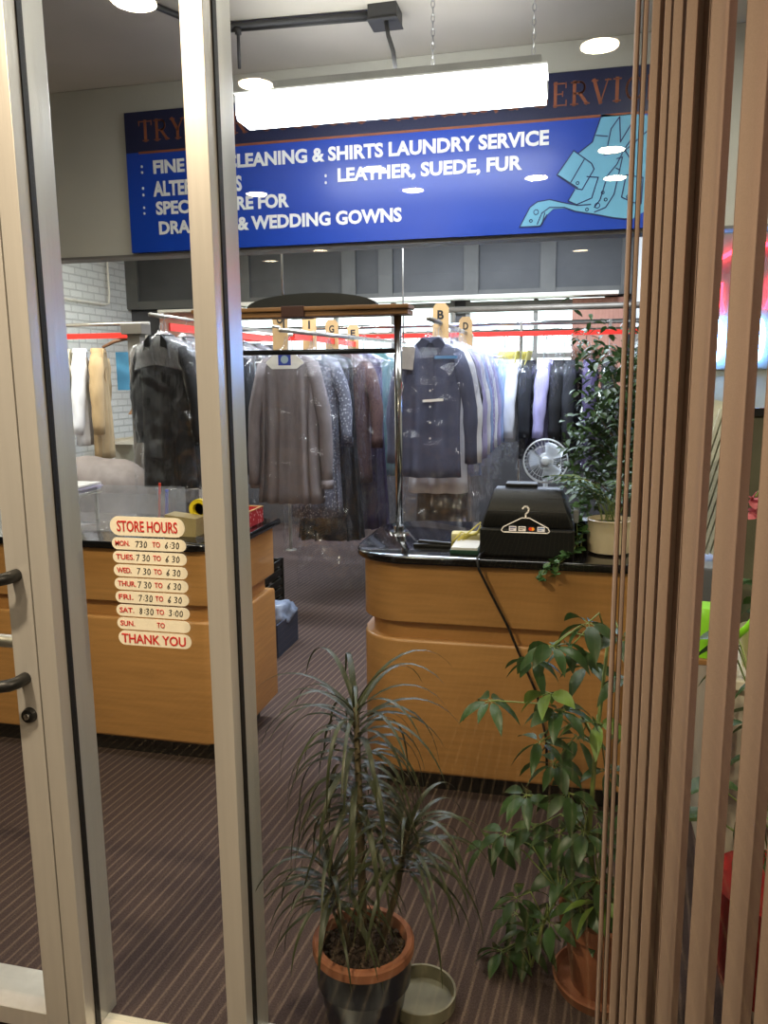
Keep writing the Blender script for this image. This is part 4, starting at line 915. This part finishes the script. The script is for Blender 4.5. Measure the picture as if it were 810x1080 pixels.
# dracaena
q = random.Random(3); px, py = -.485, 1.775
dr = thing('dracaena_plant', 'dragon tree with narrow arching dark leaves in a navy glazed pot in front', 'potted plant', (px, py, 0))
bm = B(); lathe(bm, [(.0,.004),(.095,0),(.10,.02),(.112,.10),(.116,.115),(.122,.118),(.124,.20),(.11,.20),(.105,.17),(.0,.165)], (px, py, 0), 40); pt = obj('pot', bm, NAVYG, dr, True)
bm = B(); lathe(bm, [(.124,.196),(.131,.200),(.131,.222),(.126,.227),(.113,.227),(.109,.22),(.107,.185),(.124,.196)], (px, py, 0), 40); obj('pot_rim', bm, TERRA, pt, True)
bm = B(); lathe(bm, [(.0,.20),(.109,.195),(.109,.18),(0,.18)], (px, py, 0), 24)
for k in range(150):
    a = q.uniform(0,6.28); r = .102*math.sqrt(q.random()); box(bm, (px+r*math.cos(a), py+r*math.sin(a), .203+q.uniform(0,.008)), (q.uniform(.006,.018), q.uniform(.005,.012), .006), Matrix.Rotation(q.uniform(0,3), 3, 'Z') @ Matrix.Rotation(q.uniform(-.6,.6), 3, 'X'))
obj('bark_mulch', bm, SOIL, dr)
bm = B()
tube(bm, [(px, py, .19), (px-.004, py+.005, .5), (px-.010, py, .86)], [.012,.010,.007], 8); tube(bm, [(px+.04, py, .19), (px+.09, py+.01, .38), (px+.115, py, .54)], [.009,.008,.006], 8); tube(bm, [(px-.03, py-.01, .19), (px-.06, py-.01, .3), (px-.075, py-.01, .41)], [.008,.007,.006], 8)
obj('stems', bm, STEM, dr, 'all')
bm = B()
def head(c, n, L0, L1, h, e0, e1, drp, w=.007):
    for k in range(n):
        a = k*2.4+q.uniform(-.3,.3); t = k/n
        e = e0*(1-t)+e1*t+q.uniform(-.15,.15)
        p = (c[0], c[1], c[2]-h*t); ribbonleaf(bm, p, (math.cos(a)*math.cos(e), math.sin(a)*math.cos(e)*.75, math.sin(e)), q.uniform(L0, L1), w*q.uniform(.75,1.15), drp*q.uniform(.85,1.2), 10)
tp_ = (px-.012, py, .85)
head(tp_, 20, .26, .38, .05, 1.0, .4, 8)
head((tp_[0], tp_[1], .80), 66, .22, .36, .26, .75, .0, 15)
head((px+.118, py, .545), 48, .20, .32, .12, 1.0, .0, 11)
head((px-.078, py-.01, .415), 46, .18, .30, .12, .95, .0, 11)
obj('leaves', bm, L_DR, dr, 'all')
# saucer beside it
sc_ = thing('plant_saucer', 'old grey green round saucer on the carpet right of the navy pot', 'saucer', (-.345, 1.84, 0))
bm = B(); lathe(bm, [(.0,.0),(.075,.0),(.09,.012),(.092,.05),(.086,.05),(.083,.014),(.0,.010)], (-.345, 1.84, 0), 32); obj('dish', bm, mat('worn_saucer', (116,112,92), .5, 0, .4, 8), sc_, True)
# schefflera
q = random.Random(11)
sx, sy = .125, 2.02
sp = thing('umbrella_plant', 'tall leafy umbrella plant in a terracotta pot beside the vertical blinds', 'potted plant', (sx, sy, 0))
bm = B(); lathe(bm, [(.0,.012),(.085,.012),(.108,.19),(.120,.19),(.122,.235),(.108,.238),(.104,.20),(.0,.196)], (sx, sy, 0), 36); obj('pot', bm, TERRA, sp, True)
bm = B(); lathe(bm, [(.0,0),(.125,0),(.135,.03),(.129,.032),(.12,.011),(.0,.010)], (sx, sy, 0), 36); obj('saucer', bm, TERRA, sp, True)
bm = B(); lathe(bm, [(.0,.215),(.106,.208),(.106,.196),(0,.196)], (sx, sy, 0), 20); obj('soil', bm, SOIL, sp)
cl = [(-0.192,0.796),(-0.085,0.921),(0.009,0.953),(0.052,1.056),(0.13,1.022),(-0.011,0.825),(0.058,0.882),(-0.056,0.717),(-0.089,0.553),(0.019,0.593),(0.084,0.782),(-0.074,0.418),(-0.149,0.394),(-0.199,0.331),(0.026,0.377),(0.121,0.418),(-0.109,0.245),(-0.068,0.137),(0.10,0.306),(-0.118,0.11),(-0.094,0.06),(-0.148,0.03),(0.041,0.674),(0.114,0.604),(.16,.9),(.19,.75),(.2,.55),(.10,.36),(.06,.28),(.14,.26),(.02,.3),(.09,.2),(.03,.14),(-.02,.22),(.16,.4),(.0,.46),(.08,.47),(-.03,.33),(-.03,.98),(-.04,.86),(-.02,.64),(.06,.5)]
stems = B(); lv = B(); yl = B(); 
trunks = [[(sx-.02,sy,.2),(sx-.05,sy-.01,.45),(sx-.04,sy,.7),(sx-.02,sy,.98)], [(sx+.02,sy+.02,.2),(sx+.05,sy+.02,.5),(sx+.04,sy+.03,.8),(sx+.03,sy+.02,1.05)], [(sx-.03,sy-.02,.2),(sx-.12,sy-.03,.28),(sx-.16,sy-.04,.2),(sx-.19,sy-.05,.06)]]
for tr_ in trunks: tube(stems, tr_, [.008,.007,.006,.004], 7)
for i, (x, z) in enumerate(cl):
    y = sy+q.uniform(-.10,.12); c = Vector((x, y, max(z, .05)))
    best = min((Vector(p) for tr_ in trunks for p in tr_), key=lambda p: (p-c).length+(.3 if p.z > c.z+.1 else 0))
    mid_ = (best+c)/2+Vector((0,0,.05)); tube(stems, [best, mid_, c], .0022, 5)
    n = q.choice((6,7,8)); a0 = q.uniform(0,6); tgt = yl if q.random() < .12 else lv
    for k in range(n):
        a = a0+k*2*PI/n; e = q.uniform(-.5,.15); dv = Vector((math.cos(a)*math.cos(e), math.sin(a)*math.cos(e), math.sin(e)))
        tube(stems, [c, c+dv*.018], .001, 4, False)
        leaf(tgt, c+dv*.016, dv, q.uniform(.065,.105), q.uniform(.026,.040), 13, q)
obj('stems', stems, GSTEM, sp, 'all'); obj('leaves', lv, L_SC, sp, 'all'); obj('young_leaves', yl, L_YG, sp, 'all')
# ficus tree
q = random.Random(21); tx, ty = .335, 5.25
ft = thing('ficus_tree', 'dense green indoor tree beside the right end of the bagged clothes', 'tree', (tx, ty, 0))
bm = B(); lathe(bm, [(.0,.0),(.13,0),(.17,.3),(.155,.3),(.0,.27)], (tx, ty, 0), 28); obj('pot', bm, TERRA, ft, True)
bm = B(); tube(bm, [(tx, ty, .25), (tx+.02, ty, .8), (tx-.02, ty+.03, 1.3), (tx, ty, 1.75)], [.022,.018,.013,.006], 8)
tips = []
for k in range(26):
    a = q.uniform(0,6.28); z0 = q.uniform(.8,1.7); r = q.uniform(.10,.29); e = Vector((tx+r*math.cos(a), ty+r*math.sin(a), z0+q.uniform(.0,.25))); tips.append(e); tube(bm, [(tx, ty, z0-.1), (tx+r*.5*math.cos(a), ty+r*.5*math.sin(a), z0+.05), e], [.007,.005,.003], 5)
obj('trunk', bm, STEM, ft, 'all')
bm = B()
for k in range(2500):
    c = q.choice(tips); o = Vector((q.gauss(0,.075), q.gauss(0,.08), q.gauss(-.03,.12))); a = q.uniform(0,6.28)
    leaf(bm, c+o, (math.cos(a), math.sin(a), q.uniform(-.7,.1)), q.uniform(.055,.085), q.uniform(.025,.036), 9, q, 4)
obj('leaves', bm, L_FI, ft, 'all')
# palm in cream pot on worktop
q = random.Random(31); cx, cy = .15, 3.08
pp = thing('parlour_palm', 'small feathery palm in a cream pot on the right counter', 'potted plant', (cx, cy, .982))
bm = B(); prof = [(.0,.984),(.06,.982),(.078,.99),(.084,1.06),(.082,1.105),(.087,1.112),(.080,1.114),(.074,1.09),(.0,1.085)]
lathe(bm, [(r, z) for r, z in prof], (cx, cy, 0), 40); obj('pot', bm, mat('cream_glaze', (226,208,172), .4, 0, .05), pp, True)
bm = B(); lathe(bm, [(.0,1.10),(.074,1.095),(.074,1.088),(.0,1.085)], (cx, cy, 0), 20); obj('soil', bm, SOIL, pp)
fr_ = B(); stm = B()
for k in range(17):
    a = q.uniform(0,6.28) if k > 3 else PI+q.uniform(-.7,.7); L_ = q.uniform(.18,.33); p = Vector((cx+q.uniform(-.03,.03), cy+q.uniform(-.03,.03), 1.09)); d_ = Vector((math.cos(a)*.3, math.sin(a)*.3, 1.6)); pts = [p]
    for i in range(10):
        p = p+d_.normalized()*L_/10; d_ = (d_.normalized()+Vector((math.cos(a)*.09, math.sin(a)*.09, -.10-.012*i))); pts.append(p)
        if i > 2:
            sd_ = Vector((-math.sin(a), math.cos(a), 0))
            for s in (-1, 1): leaf(fr_, p, sd_*s+d_.normalized()*.7+Vector((0,0,-.1)), q.uniform(.05,.085)*(1-.04*i), .012, 5, q, 4)
    tube(stm, pts, .0016, 5)
obj('fronds', fr_, L_PA, pp, 'all'); obj('stalks', stm, GSTEM, pp, 'all')
# ivy trailing along the worktop and over its edge
q = random.Random(41)
iv = thing('ivy_plant', 'ivy trailing over the front edge of the right counter between register and palm', 'plant', (.055, 3.05, .982))
pth = [(.075,3.10,1.10),(.05,3.04,1.06),(.045,3.0,1.01),(.02,2.95,1.0),(-.02,2.90,.995),(-.06,2.858,.988),(-.085,2.848,.95),(-.10,2.85,.91)]
p2 = [(.07,3.12,1.12),(.04,3.08,1.18),(.025,3.06,1.14),(.03,3.02,1.07),(.035,2.98,1.0)]
p3 = [(.05,3.04,1.06),(.01,2.93,1.0),(-.03,2.86,.985),(-.045,2.85,.93)]
bm = B(); bl_ = B()
for pt_ in (pth, p2, p3):
    tube(bm, pt_, .0018, 5)
    for a_, b_ in zip(pt_, pt_[1:]):
        for k in range(6):
            p = Vector(a_).lerp(Vector(b_), q.random()); a = q.uniform(0,6.28); leaf(bl_, p+Vector((0,-.004,.006)), (math.cos(a), math.sin(a)*.6-.3, q.uniform(-.2,.5)), q.uniform(.02,.034), q.uniform(.02,.03), 8, q, 4)
obj('vine', bm, GSTEM, iv, 'all'); obj('leaves', bl_, L_IV, iv, 'all')
bm = B(); lathe(bm, [(.0,.984),(.03,.982),(.037,1.0),(.042,1.09),(.036,1.09),(.0,1.08)], (.055, 3.18, 0), 20); obj('small_pot', bm, BLACK, iv, True)

# ------------------------------------------------------------------ vertical blinds
vb = thing('vertical_blind', 'tan vertical blind slats gathered behind the right side of the big window', 'blind', (.25, 1.75, 0))
def slat(x, y, ang, w, curve=.008):
    bm = B(); n = 6; pts = []
    for i in range(n+1):
        t = i/n-.5; pts.append((t*w, curve*math.sin(t*2*PI)))
    poly = [(a, b+.0009) for a, b in pts]+[(a, b-.0009) for a, b in pts[::-1]]
    ca, sa = math.cos(ang), math.sin(ang)
    prism(bm, [(x+a*ca-b*sa, y+a*sa+b*ca) for a, b in poly], .04, 2.72, 'xy')
    return obj('slat', bm, SLAT, vb, True)
D90 = math.radians
for x, a in ((.1005, 84), (.1155, 83)): slat(x, 1.75, D90(a), .089, .006)
for x, a in ((.143, 66), (.1625, 70), (.184, 62), (.2085, 60), (.232, 82)): slat(x, 1.75, D90(a), .089, .011)
slat(.2555, 1.735, D90(52), .089, .006)
slat(.328, 1.75, D90(38), .089, .005)
slat(.408, 1.75, D90(35), .089, .005)
slat(.478, 1.75, D90(30), .089, .005)
slat(.56, 1.75, D90(30), .089, .005)
bm = B(); box(bm, (.36, 1.75, 2.74), (.7, .05, .045), bev=.003); obj('headrail', bm, CREAM, vb)

# ------------------------------------------------------------------ window display glimpsed between the slats
ns = thing('neon_sign', 'glowing blue white and red neon tube sign on the pale partition behind the right slats', 'neon sign', (1.0, 5.6, 1.86))
NB = emat('neon_blue', (130,180,255), 26); NR = emat('neon_red', (255,40,60), 10)
for x in (.885, 1.01, 1.135):
    bm = B(); tube(bm, [(x+.026*math.cos(t*PI/8), 5.6, 1.86+.125*math.sin(t*PI/8)) for t in range(17)], .018, 8); obj('blue_tube', bm, NB, ns, 'all')
bm = B(); tube(bm, [(.80,5.6,2.30),(.87,5.6,2.36),(.98,5.6,2.42),(1.3,5.6,2.46)], .014, 8); obj('red_tube', bm, NR, ns, 'all')
bm = B(); tube(bm, [(.92,5.6,2.03),(.90,5.6,2.12),(.90,5.6,2.22)], .012, 8); tube(bm, [(1.17,5.6,2.05),(1.19,5.6,2.12),(1.19,5.6,2.25)], .012, 8); obj('red_stroke', bm, NR, ns, 'all')
bm = B(); box(bm, (1.05, 5.64, 2.1), (.56, .02, .85), bev=.004); obj('backing_board', bm, mat('neon_backing', (150,156,150), .5), ns)
sv = thing('display_cabinet', 'cream display cabinet with plants on it behind the right slats', 'cabinet', (.75, 2.75, 0))
bm = B(); box(bm, (.75, 2.75, .35), (.55, .5, .7), bev=.006); obj('carcass', bm, mat('cabinet_cream', (214,206,190), .5), sv)
bm = B(); box(bm, (.75, 2.75, .715), (.6, .55, .03), bev=.004); obj('top', bm, CREAM, sv)
bm = B()
for k in range(14): box(bm, (.50+.02*k, 3.4-.004*k, 1.22), (.013, .03, .6), Matrix.Rotation(.25, 3, 'Y'))
box(bm, (.62, 3.42, 1.22), (.3, .01, .6), Matrix.Rotation(.25, 3, 'Y'))
rd = tag(obj('ribbed_screen', bm, mat('ivory_ribs', (226,226,206), .5)), 'ivory ribbed leaning screen glimpsed between the slats', 'screen')
bm = B(); box(bm, (.75, 3.42, .45), (.5, .35, .9), bev=.01); tag(obj('side_cabinet', bm, mat('grey_cabinet', (140,144,150), .5)), 'grey cabinet under the ivory ribbed screen', 'cabinet')
bm = B(); box(bm, (1.58, 5.7, 1.26), (1.5, .08, 2.52)); struct('wall_partition', bm, mat('pale_partition', (206,212,202), .7, 0, .06, 4))
# orchid
oc = thing('orchid', 'pink orchid in a pale pot behind the rightmost slats', 'potted plant', (.60, 2.62, .73))
bm = B(); lathe(bm, [(.0,.73),(.05,.73),(.065,.86),(.058,.86),(.0,.85)], (.60, 2.62, 0), 24); obj('pot', bm, mat('pale_yellow_pot', (226,216,160), .4), oc, True)
bm = B(); tube(bm, [(.60,2.62,.85),(.62,2.6,1.1),(.60,2.56,1.28),(.55,2.5,1.33),(.52,2.45,1.30)], .003, 6); obj('flower_stalk', bm, GSTEM, oc, 'all')
bm = B(); q = random.Random(51)
for c in ((.53,2.44,1.28),(.505,2.42,1.295),(.55,2.46,1.30),(.52,2.43,1.255)):
    for k in range(5):
        a = k*2*PI/5; leaf(bm, c, (math.cos(a), -.5, math.sin(a)), .032, .03, 2, q, 4)
obj('pink_blooms', bm, mat('orchid_pink', (222,120,132), .5, trans=.2), oc, 'all')
bm = B()
for k in range(16):
    a = k*.9; leaf(bm, (.60, 2.62, .86+.012*k), (math.cos(a), math.sin(a), .4), .16, .05, 7, q, 6)
obj('leaves', bm, L_SC, oc, 'all')
# leafy plant low on the right, red planter
bp_ = thing('leafy_plant', 'dark broad leaved plant in a red planter low behind the right slats', 'potted plant', (.60, 2.12, 0))
bm = B(); lathe(bm, [(.0,.0),(.13,0),(.16,.12),(.165,.30),(.15,.30),(.0,.27)], (.57, 2.12, 0), 32); obj('red_planter', bm, mat('red_glaze', (150,26,28), .25), bp_, True)
bm = B(); st2 = B()
for k in range(60):
    a = q.uniform(0,6.28); r = q.uniform(.03,.2); z = q.uniform(.4,1.05); c = Vector((.56+r*math.cos(a), 2.14+r*.8*math.sin(a), z)); tube(st2, [(.57, 2.12, .28), (.57+r*.5*math.cos(a), 2.12+r*.4*math.sin(a), z*.7+.1), c], .0025, 5)
    leaf(bm, c, (math.cos(a), math.sin(a), q.uniform(-.6,.2)), q.uniform(.09,.14), q.uniform(.04,.06), 8, q, 5)
obj('leaves', bm, L_SC, bp_, 'all'); obj('stems', st2, GSTEM, bp_, 'all')
wc = thing('watering_can', 'lime green plastic watering can behind the right slats', 'watering can', (.43, 2.62, .0))
LIME = mat('lime_plastic', (140,214,40), .4)
bm = B(); lathe(bm, [(.0,.80),(.06,.80),(.06,.92),(.045,.95),(.0,.95)], (.42, 2.52, 0), 24); obj('can_body', bm, LIME, wc, True)
bm = B(); tube(bm, [(.46,2.50,.82),(.52,2.46,.90),(.56,2.44,.97)], [.014,.010,.012], 10); obj('spout', bm, LIME, wc, 'all')
bm = B(); tube(bm, [(.37,2.54,.93),(.33,2.56,.92),(.33,2.56,.85),(.37,2.54,.82)], .007, 8); obj('handle', bm, LIME, wc, 'all')
ps_ = thing('plant_stand', 'small wooden plant stand carrying the lime watering can', 'stand', (.42, 2.55, 0))
bm = B(); box(bm, (.42, 2.55, .79), (.14, .2, .018), bev=.003); obj('top', bm, WOODR, ps_)
for dx, dy in ((-.055,-.08),(.055,-.08),(.055,.08),(-.055,.08)):
    bm = B(); box(bm, (.42+dx, 2.55+dy, .39), (.02, .02, .78)); obj('leg', bm, WOODR, ps_)
fr2 = thing('picture_board', 'dark framed board standing on the display cabinet behind the right slats', 'board', (.72, 2.9, .73))
bm = B(); box(bm, (.74, 2.93, 1.12), (.34, .02, .78), Matrix.Rotation(-.06, 3, 'X')); obj('board', bm, mat('olive_board', (90,88,70), .6), fr2)
bm = B()
for sx_ in (-.17, .17): box(bm, (.74+sx_, 2.925, 1.12), (.025, .035, .8), Matrix.Rotation(-.06, 3, 'X'))
box(bm, (.74, 2.945, 1.52), (.36, .035, .025)); obj('frame', bm, BLKM, fr2)

# ------------------------------------------------------------------ lights
def area(loc, sx, sy, power, col, rot=(0,0,0)):  # unseen area lights without fixtures, added to brighten racks, brick wall and counters
    l = bpy.data.lights.new('fill_area', 'AREA'); l.shape = 'RECTANGLE'; l.size = sx; l.size_y = sy; l.energy = power; l.color = col
    o = bpy.data.objects.new('fill_area', l); C.objects.link(o); o.location = loc; o.rotation_euler = rot; return o
area((-1.4, 5.0, 3.2), 2.6, .12, 80, (.86,.91,1))
area((-.9, 6.9, 3.2), 3.0, .12, 140, (.72,.80,1))
area((-3.8, 5.4, 3.2), 1.4, .3, 62, (1,.95,.86))
area((.8, 3.2, 3.2), .9, .3, 14, (1,.94,.85))
area((-1.2, 2.4, 3.22), 2.4, .3, 20, (1,.95,.88))
area((-.82, 3.6, 2.95), 1.2, .1, 3, (1,.98,.95), (PI,0,0))  # uplight added above the hanging lamp to brighten the ceiling
wd = bpy.data.worlds.new('world'); S.world = wd; wd.use_nodes = True
wd.node_tree.nodes['Background'].inputs[0].default_value = (.5,.52,.6,1); wd.node_tree.nodes['Background'].inputs[1].default_value = .03
